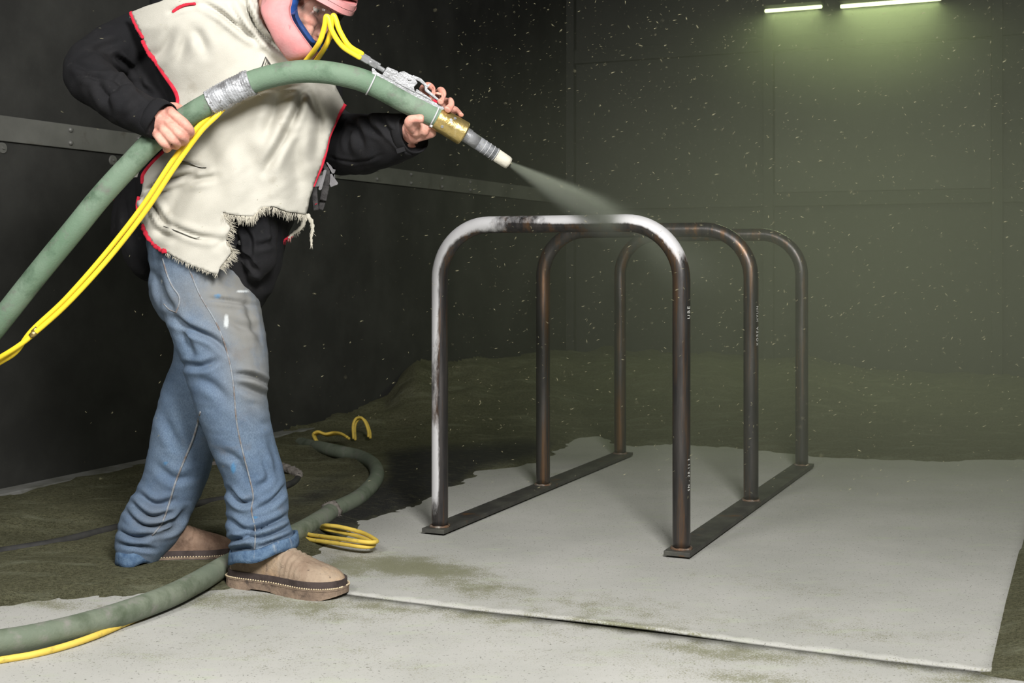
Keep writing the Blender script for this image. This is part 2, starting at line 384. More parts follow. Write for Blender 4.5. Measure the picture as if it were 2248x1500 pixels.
# ------------------------------------------------------------------ bike rack
def pipemat():
    k = N('mill_scale_steel')
    c = k.mix(k.noise(6, 5, .65, (8, 8, .8), .35, .7), (.05, .048, .05), (.1, .09, .086))
    r = k.noise(5, 6, .7, (7, 7, .35), .5, .68); c = k.mix(k.math('MULTIPLY', r, .85), c, (.2, .1, .04))
    b = k.attr('bare'); nz = k.noise(55, 5, .7, (1, 1, .35), .2, .8)
    s = k.math('ADD', b, k.math('MULTIPLY', k.math('SUBTRACT', nz, .5), .55)); m = k.n('ShaderNodeMapRange'); k.l(s, m.inputs['Value'])
    m.inputs['From Min'].default_value = .3; m.inputs['From Max'].default_value = .72
    c = k.mix(m.outputs[0], c, (.6, .595, .605))
    ro = k.math('ADD', k.math('MULTIPLY', m.outputs[0], .35), k.math('ADD', k.math('MULTIPLY', k.noise(20, 4, .6, (3, 3, .3)), .15), .3))
    me_ = k.math('SUBTRACT', .75, k.math('MULTIPLY', m.outputs[0], .45))
    k.set(c, ro, me_, .5); k.bump(k.noise(200, 3, .6, (1, 1, .3)), .12, .001); return k.m
M_pipe = pipemat()
M_bar = wear('dusty_flat_steel', [(.055, .053, .05), ((.1, .1, .085), 12, .4, .7, one), ((.14, .075, .035), 14, .6, .75, one)], .6, .3, .2, 200)
M_rust = wear('rusty_weld', [(.16, .11, .08), ((.3, .28, .25), 60, .5, .7, one), ((.2, .09, .035), 25, .45, .7, one)], .55, .4, .5, 250)
M_paint = simple('white_stencil_paint', (.8, .8, .76), None, bump=0)
LZ = .028; kz = (H-LZ)/H
R1 = Vector((.4968*kz, 3.82*kz, 0)); RW, RL = .795*kz, 1.733*kz
rack = empty('bike_rack', R1-V*RW/2+U*RL/2, 'bare steel bike rack of three hoops welded to two flat bars', 'bike rack')
PR, BR, TOPZ = .0253, .165, .951
def hoop_path(t):
    a = R1-V*RW+U*t; b = R1+U*t; pts = []
    for k in range(31): pts.append(a+Z*(LZ-.004+(TOPZ-BR-LZ+.004)*k/30))
    for k in range(1, 17): an = math.pi/2*k/16; pts.append(a+V*BR*(1-math.cos(an))+Z*(TOPZ-BR+BR*math.sin(an)))
    for k in range(1, 20): pts.append(a+V*(BR+(RW-2*BR)*k/20)+Z*TOPZ)
    for k in range(0, 17): an = math.pi/2*k/16; pts.append(b-V*BR*(1-math.sin(an))+Z*(TOPZ-BR+BR*math.cos(an)))
    for k in range(1, 31): pts.append(b+Z*(TOPZ-BR-(TOPZ-BR-LZ+.004)*k/30))
    return pts
hoops = []
for i, t in enumerate((0, RL*.492, RL)):
    bm = bmesh.new(); tube(bm, hoop_path(t), PR, 32, rnd=False); me = bm_mesh(bm, 'hoop'); c = coords(me); nn = normals(me)
    bare = np.zeros(len(c))
    if i == 0:    # where the blast has already stripped the scale off the front hoop
        rel = c-np.array(R1); s = rel@np.array(V)+RW; z = c[:, 2]; up = nn[:, 2]; left = -(nn@np.array(V))*.85-nn[:, 1]*.5
        top = (z > TOPZ-.06)&(s > BR*.8)
        bt_ = smoothstep(-.15, .45, up-.2*nn[:, 1])*(.42+.58*smoothstep(.3, .42, s))
        bl = smoothstep(-.1, .55, left)*np.interp(z, [0, .06, .14, .3, .36, .5, .62, .75, .95], [0, .2, 1, .95, .45, .55, .8, 1, 1])
        bc = smoothstep(-.1, .5, np.maximum(up-.2*nn[:, 1], left*.9)); br_ = smoothstep(-.1, .6, up+.3*(-nn[:, 1]))*smoothstep(TOPZ-.17, TOPZ-.04, z)
        bare = np.where(s < BR*.5, bl, np.where(s < BR*1.4, bc*np.interp(s, [.05, .16, .23], [1, .85, .45]), np.where(s > RW-BR, br_, bt_)))
    vattr(me, 'bare', bare)
    h_ = link('hoop', me, M_pipe, rack); hoops.append(h_)
    h_['label'] = ('front hoop partly blasted to bright metal', 'middle hoop still dark with mill scale', 'rear hoop still dark with mill scale')[i]
for sgn in (0, 1):
    bm = bmesh.new(); c0 = (R1-V*RW*sgn)+U*(RL/2+.005)
    box(bm, c0+Z*.0195, (U, V, Z), (RL/2+.052, .038, .0065), .0012); link('base_bar', bm_mesh(bm), M_bar, rack, smooth=False)
    for t in (.12, RL/2, RL-.12):
        bm = bmesh.new(); box(bm, R1-V*RW*sgn+U*t+Z*.0102, (U, V, Z), (.02, .022, .0032)); link('shim', bm_mesh(bm), M_bar, rack, smooth=False)
    for t in (0, RL*.492, RL):
        b0 = R1-V*RW*sgn+U*t+Z*.0275; bm = bmesh.new(); pts = []
        for k in range(33):
            an = 2*math.pi*k/32; pts.append(b0+(V*math.cos(an)+U*math.sin(an))*(PR+.0025))
        tube(bm, pts, [.0045+.001*math.sin(k*5.1) for k in range(33)], 8, caps=False); link('weld', bm_mesh(bm), M_rust, rack)
def lettering(txt, base, z0, ang, size, hoop):
    cu = bpy.data.curves.new('t', 'FONT'); cu.body = txt; cu.size = size; cu.space_character = 1.35
    o = bpy.data.objects.new('t', cu); COL.objects.link(o); dg = bpy.context.evaluated_depsgraph_get(); dg.update()
    me = bpy.data.meshes.new_from_object(o.evaluated_get(dg)); bpy.data.objects.remove(o); bpy.data.curves.remove(cu)
    bm = bmesh.new(); bm.from_mesh(me); bmesh.ops.triangulate(bm, faces=bm.faces)
    for v in bm.verts:
        x, y = v.co.x, v.co.y; an = ang-(y-size*.35)/PR      # reads upwards along the pipe
        v.co = base+(V*math.cos(an)*(PR+.0005)+U*math.sin(an)*(PR+.0005))+Z*(z0+x)
    link('printed_lettering', bm_mesh(bm), M_paint, hoop, smooth=False)
q1 = math.radians(-19)
zp = lambda py, Y: H-(py-HY)/F*Y
yr = R1.y
lettering('UBE', R1, zp(700, yr), q1, .017, hoops[0]); lettering('SN - 20.11 2', R1, zp(1076, yr), q1, .013, hoops[0])
R2 = R1+U*RL*.492; lettering('KOREA  HYUN', R2, zp(758, R2.y), q1, .016, hoops[1])
# ------------------------------------------------------------------ hoses
def hosemat(name, a, b, c, d):
    return wear(name, [a, (b, 5, .35, .65, one), (c, 11, .5, .7, one), (d, 26, .55, .75, (1, 1, 1))], .75, bump=.2, bscale=200, bdist=.002, spec=.3)
M_hose = hosemat('green_rubber_hose', lin((92, 116, 94)), lin((112, 130, 112)), lin((62, 84, 64)), lin((104, 104, 98)))
M_hose2 = hosemat('dusty_green_hose', lin((104, 114, 98)), lin((120, 127, 111)), lin((82, 92, 74)), lin((128, 126, 120)))
M_yel = wear('yellow_air_line', [lin((248, 214, 50)), (lin((236, 196, 44)), 6, .45, .7, one), (lin((150, 130, 60)), 60, .68, .8, one)], .45, bump=.08, spec=.5)
M_yel2 = wear('dusty_yellow_air_line', [lin((228, 198, 92)), (lin((212, 180, 74)), 8, .4, .7, one), (lin((150, 138, 80)), 40, .55, .75, one)], .6, bump=.1)
M_tape = wear('silver_duct_tape', [lin((178, 180, 184)), (lin((120, 120, 122)), 18, .5, .62, (1, 3, 1)), (lin((88, 86, 82)), 50, .6, .72, (1, 4, 1)), (lin((205, 205, 205)), 9, .62, .75, one)], .42, .35, .5, 80, .003)
M_lint = wear('frayed_grey_tape', [lin((130, 124, 118)), (lin((95, 90, 84)), 60, .4, .65, one)], .95, bump=.6, bscale=150)
M_alu = wear('dull_aluminium', [lin((150, 151, 153)), (lin((124, 125, 126)), 20, .45, .7, one), (lin((100, 98, 94)), 60, .62, .78, one)], .4, .45, .2, 180)
M_brass = wear('worn_brass', [(.62, .47, .19), ((.5, .36, .12), 14, .4, .65, (1, 1, 1)), ((.36, .26, .1), 40, .55, .75, one), ((.8, .68, .42), 18, .6, .75, one)], .33, .85, .3, 90)
M_white = simple('white_nylon_tie', lin((176, 176, 178)), None, bump=0, rough=.5)
M_grey = wear('grey_tape', [lin((128, 130, 133)), (lin((100, 102, 105)), 90, .45, .6, one)], .7, .1, .3, 300)
M_cream = wear('chipped_cream_tape', [lin((186, 182, 168)), (lin((156, 152, 140)), 40, .5, .7, one), (lin((60, 64, 78)), 45, .66, .7, one)], .7, 0, .3, 120)
M_black = simple('black_rubber', (.02, .02, .02), (.045, .044, .042), 20, .7)
M_red = wear('red_cotton_binding', [lin((200, 42, 62)), (lin((160, 26, 44)), 40, .45, .7, one)], .9, bump=.4, bscale=500)
HR = .0277
hp = [(-150, 890, 3.28), (-60, 780, 3.24), (0, 706, 3.22), (80, 605, 3.21), (166, 500, 3.2), (222, 431, 3.2), (290, 357, 3.2), (345, 302, 3.2), (415, 254, 3.19), (470, 222, 3.18), (515, 197, 3.17), (565, 176, 3.165), (632, 160, 3.16), (694, 157, 3.16), (757, 166, 3.16), (815, 184, 3.17), (893, 225, 3.19), (957, 257, 3.205), (975, 267, 3.21)]
hs = spline(hp, 8); hpts = [P(*r) for r in hs]
hose = empty('blast_hose', P(345, 302, 3.2), 'thick green blast hose held by the worker, ending in brass nozzle', 'hose')
bm = bmesh.new(); tube(bm, hpts, HR, 32, rnd=False); link('hose_body', bm_mesh(bm), M_hose, hose)
# silver tape sleeve with loose threads
a = P(466, 224, 3.18); i0 = min(range(len(hpts)), key=lambda i: (hpts[i]-a).length); b = P(552, 181, 3.167); i1 = min(range(len(hpts)), key=lambda i: (hpts[i]-b).length)
tp = spline([tuple(v) for v in hpts[i0:i1+1]], 3); bm = bmesh.new()
tube(bm, tp, [HR+.0028+.0012*math.sin(k*2.3)+.0008*math.sin(k*5.9) for k in range(len(tp))], 40, rnd=False)
me = bm_mesh(bm); c = coords(me); setco(me, c+normals(me)*(.0012*wob(c, 160, 31)+.0014*np.abs(wob(c*[1, 3, 1], 70, 32)))[:, None]); tape = link('duct_tape', me, M_tape, hose)
def threads(bm, pts, n, length, r, droop=.5, out=None, seed=1, curl=.4):
    rr = random.Random(seed)
    for _ in range(n):
        f = rr.random()*(len(pts)-1); i = min(int(f), len(pts)-2); p = Vector(pts[i]).lerp(Vector(pts[i+1]), f-i)
        d = Vector(out(p) if out else (0, 0, -1))+Vector((rr.uniform(-1, 1), rr.uniform(-1, .3), rr.uniform(-1, 1)))*curl; L = length*rr.uniform(.35, 1.1); d.normalize()
        q = [p]; dd_ = d.copy()
        for s in range(4):
            dd_ = (dd_+Vector((rr.uniform(-.4, .4), rr.uniform(-.2, .2), -droop*.5+rr.uniform(-.3, .3)))*.6).normalized(); q.append(q[-1]+dd_*L/4)
        tube(bm, q, [r, r, r*.9, r*.7, r*.35], 4, rnd=False)
bm = bmesh.new()
for j in (0, -1):
    cen = Vector(tp[j]); t = (Vector(tp[1])-Vector(tp[0])).normalized(); s = t.cross(Vector((0, 1, 0))).normalized()
    rp = [cen+(s*math.cos(2*math.pi*k/24)+t.cross(s)*math.sin(2*math.pi*k/24))*(HR+.002) for k in range(25)]
    threads(bm, rp, 22, .014, .0005, .3, out=lambda p: (p-cen), seed=5+j)
lowp = [Vector(v)+Vector((0, -.006, -HR)) for v in tp]; threads(bm, lowp, 30, .016, .0006, .5, seed=9)
o = link('loose_threads', bm_mesh(bm), M_lint, tape); o['kind'] = 'stuff'
# cable ties
def ring_at(px, py, Y, d, r, rr, name, mat, par, wid=.0022, n=40):
    c = P(px, py, Y); d = Vector(d).normalized(); s = d.cross(Vector((0, 1, 0))).normalized(); e = d.cross(s)
    bm = bmesh.new(); pts = [c+(s*math.cos(2*math.pi*k/n)+e*math.sin(2*math.pi*k/n))*r for k in range(n+1)]
    tube(bm, pts, [(wid, rr)]*(n+1) if False else rr, 8, caps=False); return link(name, bm_mesh(bm), mat, par)
ax0 = (P(893, 225, 3.19)-P(800, 179, 3.168)).normalized(); ax1 = (P(957, 257, 3.205)-P(893, 225, 3.19)).normalized()
t1 = ring_at(815, 184, 3.17, ax0, HR+.001, .0019, 'cable_tie', M_white, hose); t2 = ring_at(953, 255, 3.204, ax1, HR+.0012, .0019, 'cable_tie', M_white, hose)
bm = bmesh.new(); q = P(947, 277, 3.18); box(bm, q, (ax1, Vector((0, 1, 0)), ax1.cross(Vector((0, 1, 0)))), (.003, .003, .003), .0006); link('tie_head', bm_mesh(bm), M_white, t2)
# dead-man control handle strapped on top: local frame a = along hose, n = away from the hose in the picture plane, y = depth
def frame(p, a): a = Vector(a).normalized(); n = Vector((0, -1, 0)).cross(a).normalized(); n = n if n.z > 0 else -n; return Vector(p), a, n
va, vb = P(817, 162, 3.165), P(969, 242, 3.2); vdir = (vb-va).normalized(); o0, A, Nn = frame(va, vdir); Yd = Vector((0, 1, 0)); Yd = (Yd-A*Yd.dot(A)).normalized()
Lv = (vb-va).length
def prism(name, prof, hy, mat, par, y0=0, bev=.0012):
    """prof: (along, up) outline in metres from the handle's corner, extruded across the hose"""
    bm = bmesh.new(); f = [bm.verts.new(o0+A*x+Nn*z+Yd*(y0-hy)) for x, z in prof]; g = [bm.verts.new(o0+A*x+Nn*z+Yd*(y0+hy)) for x, z in prof]; n = len(prof)
    bm.faces.new(f); bm.faces.new(g[::-1])
    for i in range(n): bm.faces.new((f[i], f[(i+1) % n], g[(i+1) % n], g[i]))
    bmesh.ops.recalc_face_normals(bm, faces=bm.faces)
    if bev: bmesh.ops.bevel(bm, geom=list(bm.edges), offset=bev, segments=2, affect='EDGES')
    return link(name, bm_mesh(bm), mat, par, smooth=False)
k = .00112                                                       # one photo pixel at this distance, metres
base_ = prism('control_handle', [(0, -2*k), (172*k, -2*k), (172*k, 7*k), (150*k, 8*k), (70*k, 8*k), (8*k, 7*k), (-4*k, 12*k), (-6*k, 10*k)], .012, M_alu, hose)
base_['label'] = 'cast aluminium dead-man handle tied along the hose'
prism('valve_block', [(20*k, 7*k), (50*k, 7*k), (50*k, 27*k), (46*k, 30*k), (22*k, 28*k)], .013, M_alu, base_)
prism('bracket', [(50*k, 6*k), (100*k, 6*k), (92*k, 16*k), (96*k, 27*k), (80*k, 36*k), (58*k, 36*k), (50*k, 30*k)], .015, M_alu, base_)
prism('lever', [(84*k, 30*k), (96*k, 33*k), (112*k, 30*k), (118*k, 20*k), (165*k, 12*k), (166*k, 15*k), (120*k, 26*k), (116*k, 34*k), (98*k, 40*k), (78*k, 38*k)], .011, M_alu, base_)
prism('lever_tab', [(116*k, 26*k), (119*k, 27*k), (124*k, 41*k), (121*k, 40*k), (114*k, 30*k)], .005, M_alu, base_, bev=.0004)
prism('red_button', [(142*k, 9*k), (160*k, 8*k), (159*k, 13*k), (146*k, 15*k)], .006, M_red, base_, bev=.0006)
bm = bmesh.new(); c = o0+A*(76*k)+Nn*(28*k); tube(bm, [c-Yd*.019, c+Yd*.019], .005, 16, rnd=False); link('pivot_pin', bm_mesh(bm), M_alu, base_, smooth=False)
prism('slot_rib', [(100*k, 8*k), (138*k, 8*k), (138*k, 11*k), (100*k, 15*k)], .0135, M_alu, base_, bev=.0005)
# brass holder and nozzle
na, nb = P(961, 260, 3.206), P(1019, 294, 3.222); ne = P(1119, 360, 3.25); d1 = (nb-na).normalized(); d2 = (ne-nb).normalized()
bm = bmesh.new(); tube(bm, [na-d1*.004, na-d1*.003, nb-d1*.003, nb, nb+d1*.0005], [.0275, .0292, .0305, .0285, .012], 40, rnd=False); hold = link('nozzle_holder', bm_mesh(bm), M_brass, hose, smooth=True)
hold.modifiers.new('es', 'EDGE_SPLIT')
for px, py in ((990, 264), (971, 277), (1002, 256)):
    c = P(px, py, 3.185); axp = (na+d1*(c-na).dot(d1)); r_ = (c-axp).normalized(); c = axp+r_*.0305
    bm = bmesh.new(); tube(bm, [c-r_*.004, c+r_*.0008], .0038, 14, rnd=False); link('screw', bm_mesh(bm), M_alu, hold, smooth=False)
bm = bmesh.new(); nl = (ne-nb).length
tube(bm, [nb, nb+d2*.012, nb+d2*nl*.3], [.0178, .0178, .0172], 32, rnd=False); nz_ = link('nozzle', bm_mesh(bm), M_alu, hose)
bm = bmesh.new(); tube(bm, [nb+d2*nl*.28+d2*0, nb+d2*nl*.72], [.0172, .0162], 32, rnd=False); link('tape_wrap', bm_mesh(bm), M_grey, nz_)
for f in (.42, .51, .60, .68):
    c = nb+d2*nl*f; bm = bmesh.new(); s = d2.cross(Vector((0, 1, 0))).normalized(); e = d2.cross(s)
    tube(bm, [c+(s*math.cos(2*math.pi*j/32)+e*math.sin(2*math.pi*j/32))*.0168 for j in range(33)], .0009, 6, caps=False); link('tape_edge', bm_mesh(bm), M_white, nz_)
bm = bmesh.new(); tube(bm, [nb+d2*nl*.7, nb+d2*nl*.94, nb+d2*nl*.985, nb+d2*nl, nb+d2*(nl-.012)], [.0165, .016, .0145, .009, .007], 32, rnd=False); link('nozzle_tip', bm_mesh(bm), M_cream, nz_)
for j in range(5):
    c = nb+d1*(.001+.003*j); bm = bmesh.new(); s = d2.cross(Vector((0, 1, 0))).normalized(); e = d2.cross(s)
    tube(bm, [c+(s*math.cos(2*math.pi*q/32)+e*math.sin(2*math.pi*q/32))*.018 for q in range(33)], .0011, 6, caps=False); link('thread_ridge', bm_mesh(bm), M_alu, nz_)
# twin yellow air line
air = empty('twin_air_line', P(390, 390, 3.19), 'pair of yellow air lines running beside the green blast hose', 'air hose')
YR = .0064
def yel(name, rows, par, mat=M_yel, r=YR, n=8):
    bm = bmesh.new(); tube(bm, [P(*q) for q in spline(rows, n)], r, 14, rnd=True); return link(name, bm_mesh(bm), mat, par)
yel('air_line', [(-120, 860, 3.25), (-40, 808, 3.22), (0, 785, 3.2), (40, 760, 3.19), (78, 730, 3.19), (150, 665, 3.19), (240, 566, 3.19), (320, 463, 3.185), (385, 365, 3.18), (440, 290, 3.175), (478, 252, 3.178), (500, 226, 3.195), (520, 200, 3.215)], air)
yel('air_line', [(-120, 885, 3.25), (-40, 820, 3.24), (0, 796, 3.225), (36, 772, 3.21), (70, 726, 3.2), (144, 656, 3.2), (232, 556, 3.2), (311, 455, 3.198), (376, 357, 3.195), (431, 283, 3.19), (470, 246, 3.19), (495, 222, 3.205), (515, 200, 3.22)], air)
bm = bmesh.new(); dcl = (P(84, 723, 3.19)-P(70, 736, 3.19)).normalized(); pc = P(75, 731, 3.19)
for dx in (-.003, .006): tube(bm, [pc-dcl*.008+Nn*dx+Yd*dx, pc+dcl*.008+Nn*dx+Yd*dx], YR+.0012, 14, rnd=False)
link('clamp', bm_mesh(bm), M_brass, air)
yel('air_line', [(500, 215, 3.22), (545, 198, 3.225), (572, 192, 3.225), (610, 172, 3.225), (650, 155, 3.22), (672, 133, 3.2), (700, 95, 3.13), (712, 60, 3.11), (716, 37, 3.1), (722, 42, 3.1), (730, 70, 3.105), (752, 102, 3.12), (789, 126, 3.14)], air)
yel('air_line', [(500, 210, 3.235), (560, 188, 3.24), (620, 168, 3.235), (672, 152, 3.225), (694, 133, 3.21), (718, 95, 3.14), (727, 60, 3.12), (731, 35, 3.11), (737, 42, 3.11), (746, 68, 3.115), (766, 100, 3.125), (794, 118, 3.145)], air)
fa, fb = P(786, 122, 3.143), P(843, 155, 3.163); fd = (fb-fa).normalized(); fl_ = (fb-fa).length
bm = bmesh.new(); tube(bm, [fa, fa+fd*fl_*.4], .0082, 6, rnd=False); tube(bm, [fa+fd*fl_*.38, fa+fd*fl_*.5], .0065, 12, rnd=False); tube(bm, [fa+fd*fl_*.48, fa+fd*fl_*.72], .008, 6, rnd=False); tube(bm, [fa+fd*fl_*.7, fa+fd*fl_], .006, 12, rnd=False)
link('pipe_fitting', bm_mesh(bm), M_alu, air, smooth=False)
bm = bmesh.new(); fs_ = Nn*.006+Yd*.012; tube(bm, [fa+fs_, fa+fd*fl_*.4+fs_], .0075, 6, rnd=False); tube(bm, [fa+fd*fl_*.4+fs_, fa+fd*fl_*.8+fs_], .006, 12, rnd=False); link('pipe_fitting', bm_mesh(bm), M_alu, air, smooth=False)
# hoses on the floor
def floorpath(rows, n=8):
    return [G(r[0], r[1], r[2]) for r in spline(rows, n)]
fh = empty('abrasive_hose', G(360, 1314, .0), 'thick green hose snaking over the floor behind the boots', 'hose')
bm = bmesh.new(); tube(bm, floorpath([(-160, 1425, .033), (0, 1411, .033), (120, 1389, .033), (248, 1354, .034), (360, 1314, .036), (430, 1280, .037), (498, 1241, .037), (575, 1204, .036), (655, 1168, .036), (707, 1138, .036), (729, 1123, .036), (780, 1098, .036), (810, 1073, .036), (827, 1046, .036), (820, 1021, .037), (790, 1003, .04), (752, 994, .043), (716, 986, .04), (690, 980, .025), (660, 974, .005)]), HR, 32); link('hose_body', bm_mesh(bm), M_hose2, fh)
bm = bmesh.new(); c = G(727, 1124, .036); d = (G(760, 1108, .036)-G(700, 1141, .036)).normalized(); s = d.cross(Z).normalized()
tube(bm, [c-d*.012, c-d*.004, c+d*.006, c+d*.013], [HR+.003, HR+.006, HR+.0055, HR+.003], 40, rnd=False); me = bm_mesh(bm); cc = coords(me); setco(me, cc+normals(me)*(.003*wob(cc, 220, 40)+.002*wob(cc, 500, 41))[:, None]); tw = link('frayed_tape', me, M_lint, fh)
bm = bmesh.new(); rp = [c+(s*math.cos(2*math.pi*j/24)+Z*math.sin(2*math.pi*j/24))*(HR+.004) for j in range(25)]; threads(bm, rp, 60, .012, .0009, .2, out=lambda p: p-c, seed=77); o = link('loose_threads', bm_mesh(bm), M_lint, tw); o['kind'] = 'stuff'
def fyel(name, rows, label, r=.0062, mat=M_yel2, base=None):
    bm = bmesh.new(); tube(bm, floorpath(rows), r, 12); o = link(name, bm_mesh(bm), mat, base=G(rows[0][0], rows[0][1]))
    return tag(o, label, 'air hose')
loop_ = empty('yellow_air_line', G(760, 1190), 'doubled loop of yellow air line on the floor beside the boot', 'air hose')
for rows in ([(560, 1192, .02), (640, 1170, .02), (690, 1176, .03), (760, 1185, .045), (805, 1191, .045), (826, 1190, .042), (822, 1184, .04), (795, 1170, .04), (750, 1158, .05), (718, 1154, .05), (708, 1156, .035)],
             [(560, 1202, .01), (640, 1181, .01), (690, 1187, .02), (760, 1196, .03), (800, 1201, .03), (820, 1198, .03), (815, 1190, .03), (785, 1178, .028), (745, 1168, .032), (718, 1163, .035), (706, 1160, .025)]):
    bm = bmesh.new(); tube(bm, floorpath(rows), .0062, 12); link('air_line', bm_mesh(bm), M_yel2, loop_)
fyel('yellow_air_line', [(-80, 1466, .01), (0, 1450, .01), (70, 1438, .01), (140, 1420, .011), (205, 1398, .012), (260, 1375, .012), (330, 1345, .01)], 'yellow air line lying under the front curve of the floor hose', .0075)
fyel('yellow_air_line', [(420, 1282, .012), (460, 1258, .012), (490, 1232, .014), (515, 1214, .014)], 'short length of yellow air line passing between the boots', .0065)
def far(rows, label):
    e = empty('yellow_air_line', P(*rows[0]), label, 'air hose')
    for dx, dz in ((0, 0), (4, 3)):
        bm = bmesh.new(); tube(bm, [P(r[0]+dx, r[1]+dz, r[2]+.01*dx) for r in spline(rows, 8)], .0062, 10); link('air_line', bm_mesh(bm), M_yel2, e)
Yq = 5.7
far([(702, 978, Yq), (690, 962, Yq+.05), (688, 953, Yq+.1), (698, 948, Yq+.1), (714, 953, Yq+.1), (732, 950, Yq+.1), (748, 952, Yq+.05), (762, 960, Yq)], 'low yellow air line half buried in the grit near the wall')
far([(776, 962, 5.95), (775, 935, 5.95), (781, 920, 5.97), (792, 917, 6), (801, 926, 6), (808, 945, 5.98), (809, 958, 5.95)], 'upright yellow hoop of air line sticking out of the grit')
bk_ = empty('black_hose', G(200, 1175), 'thin black rubber hose trailing along the grit behind the worker', 'hose')
bm = bmesh.new(); tube(bm, floorpath([(-120, 1238, .02), (0, 1212, .02), (120, 1192, .022), (240, 1163, .024), (340, 1138, .026), (430, 1108, .026), (520, 1092, .028), (600, 1074, .03), (638, 1063, .03), (652, 1054, .03), (655, 1046, .032)]), .0125, 18); link('hose_body', bm_mesh(bm), M_black, bk_)
bm = bmesh.new(); tube(bm, floorpath([(657, 1049, .032), (650, 1041, .035), (628, 1030, .04), (600, 1026, .035), (540, 1024, .03), (470, 1022, .025)]), .016, 20); me = bm_mesh(bm); cc = coords(me); setco(me, cc+normals(me)*(.004*wob(cc, 120, 43)+.003*wob(cc, 330, 44))[:, None]); link('frayed_wrap', me, M_lint, bk_)
# ------------------------------------------------------------------ the worker
M_skin = None
def skinmat():
    k = N('skin'); c = k.mix(k.noise(60, 5, .6, one, .3, .7), lin((218, 168, 150)), lin((200, 140, 126)))
    c = k.mix(k.noise(25, 4, .6, one, .5, .8), c, lin((196, 116, 100))); c = k.mix(k.math('MULTIPLY', k.attr('grime'), k.noise(80, 4, .6, one, .3, .7)), c, lin((120, 84, 66)))
    k.set(c, .55, 0, .4); k.b.inputs['Subsurface Weight'].default_value = .08; k.b.inputs['Subsurface Radius'].default_value = (.01, .004, .002)
    k.bump(k.noise(260, 4, .65), .25, .002); return k.m
M_skin = skinmat()
M_jacket = wear('black_duck_canvas', [(.0085, .0085, .0098), ((.016, .0155, .0165), 7, .45, .75, one), ((.028, .027, .026), 40, .62, .8, one)], .9, bump=.25, bscale=420, spec=.2)
def denim():
    k = N('faded_denim'); c = k.mix(k.noise(5, 5, .6, one, .3, .72), lin((76, 101, 130)), lin((121, 141, 161)))
    c = k.mix(k.math('MULTIPLY', k.noise(420, 2, .7, (1, 1, .5), .35, .65), .55), c, lin((48, 70, 100)))
    c = k.mix(k.math('MULTIPLY', k.attr('grime'), k.noise(12, 5, .65, one, .0, .5)), c, lin((124, 124, 121)))
    c = k.mix(k.math('MULTIPLY', k.noise(9, 4, .6, one, .6, .75), .4), c, lin((112, 104, 96)))
    c = k.mix(k.attr('white'), c, lin((205, 210, 212))); c = k.mix(k.attr('paint'), c, lin((50, 128, 178)))
    k.set(c, .9, 0, .15); k.bump(k.noise(600, 2, .7), .3, .0015); return k.m
M_denim = denim()
M_hem = wear('frayed_denim_edge', [lin((92, 116, 142)), (lin((62, 86, 116)), 60, .4, .65, one), (lin((150, 158, 164)), 40, .6, .75, (1, 1, .2))], .95, bump=.4, bscale=300)
M_seam = wear('denim_stitching', [lin((134, 140, 146)), (lin((112, 100, 94)), 40, .45, .65, one)], .95, bump=.3)
M_canvas = wear('cream_cotton_canvas', [lin((186, 183, 173)), (lin((174, 171, 161)), 5, .4, .7, one), (lin((160, 155, 143)), 14, .6, .8, one), (lin((110, 100, 84)), 55, .72, .8, one)], .95, bump=.25, bscale=520, spec=.1)
M_fray = simple('frayed_cotton', lin((205, 200, 186)), lin((178, 172, 156)), 60, .95, bump=0)
M_strap = wear('grey_webbing', [lin((70, 68, 68)), (lin((50, 48, 48)), 60, .4, .6, one)], .9, bump=.5, bscale=350)
M_buckle = simple('grey_plastic_buckle', lin((128, 126, 128)), lin((110, 108, 110)), 30, .5)
M_leather = wear('worn_tan_leather', [lin((164, 146, 126)), (lin((138, 118, 100)), 11, .4, .62, one), (lin((186, 156, 122)), 8, .58, .75, one), (lin((92, 74, 62)), 18, .54, .7, one), (lin((80, 66, 58)), 60, .62, .74, one)], .75, bump=.4, bscale=90, bdist=.003, spec=.3)
M_leather2 = wear('worn_brown_leather', [lin((140, 116, 98)), (lin((104, 82, 68)), 10, .38, .62, one), (lin((78, 60, 48)), 16, .55, .72, one)], .75, bump=.4, bscale=90, bdist=.003, spec=.3)
M_rand = wear('dark_rubber_rand', [lin((76, 66, 64)), (lin((58, 50, 48)), 30, .4, .7, one)], .8, bump=.2)
M_sole = wear('dusty_sole', [lin((150, 130, 112)), (lin((112, 96, 84)), 20, .35, .65, one), (lin((78, 68, 62)), 40, .55, .72, one)], .9, bump=.4, bscale=120)
M_sole2 = wear('dark_sole', [lin((104, 96, 90)), (lin((74, 68, 66)), 20, .35, .65, one)], .9, bump=.3)
M_welt = simple('welt_stitch', lin((214, 200, 168)), lin((180, 160, 130)), 60, .9)
M_pink = wear('faded_pink_plastic', [lin((204, 142, 140)), (lin((190, 118, 120)), 9, .4, .7, one), (lin((172, 140, 136)), 6, .5, .75, one), (lin((165, 80, 84)), 70, .64, .74, (1, 1, .4))], .6, bump=.15, bscale=150, spec=.35)
M_blue = simple('blue_padding', lin((44, 92, 168)), lin((30, 70, 140)), 20, .7)
M_hair = simple('dark_hair', (.03, .022, .016), (.06, .045, .035), 40, .6, bump=0)
M_greyhair = simple('greying_hair', (.1, .09, .08), (.2, .18, .16), 60, .6, bump=0)
person = empty('person', Vector((-.78, 3.42, 0)), 'worker in tan canvas vest, black jacket and jeans aiming a blast hose', 'person')
ORI[person] = Vector((-.78, 3.42, 0))
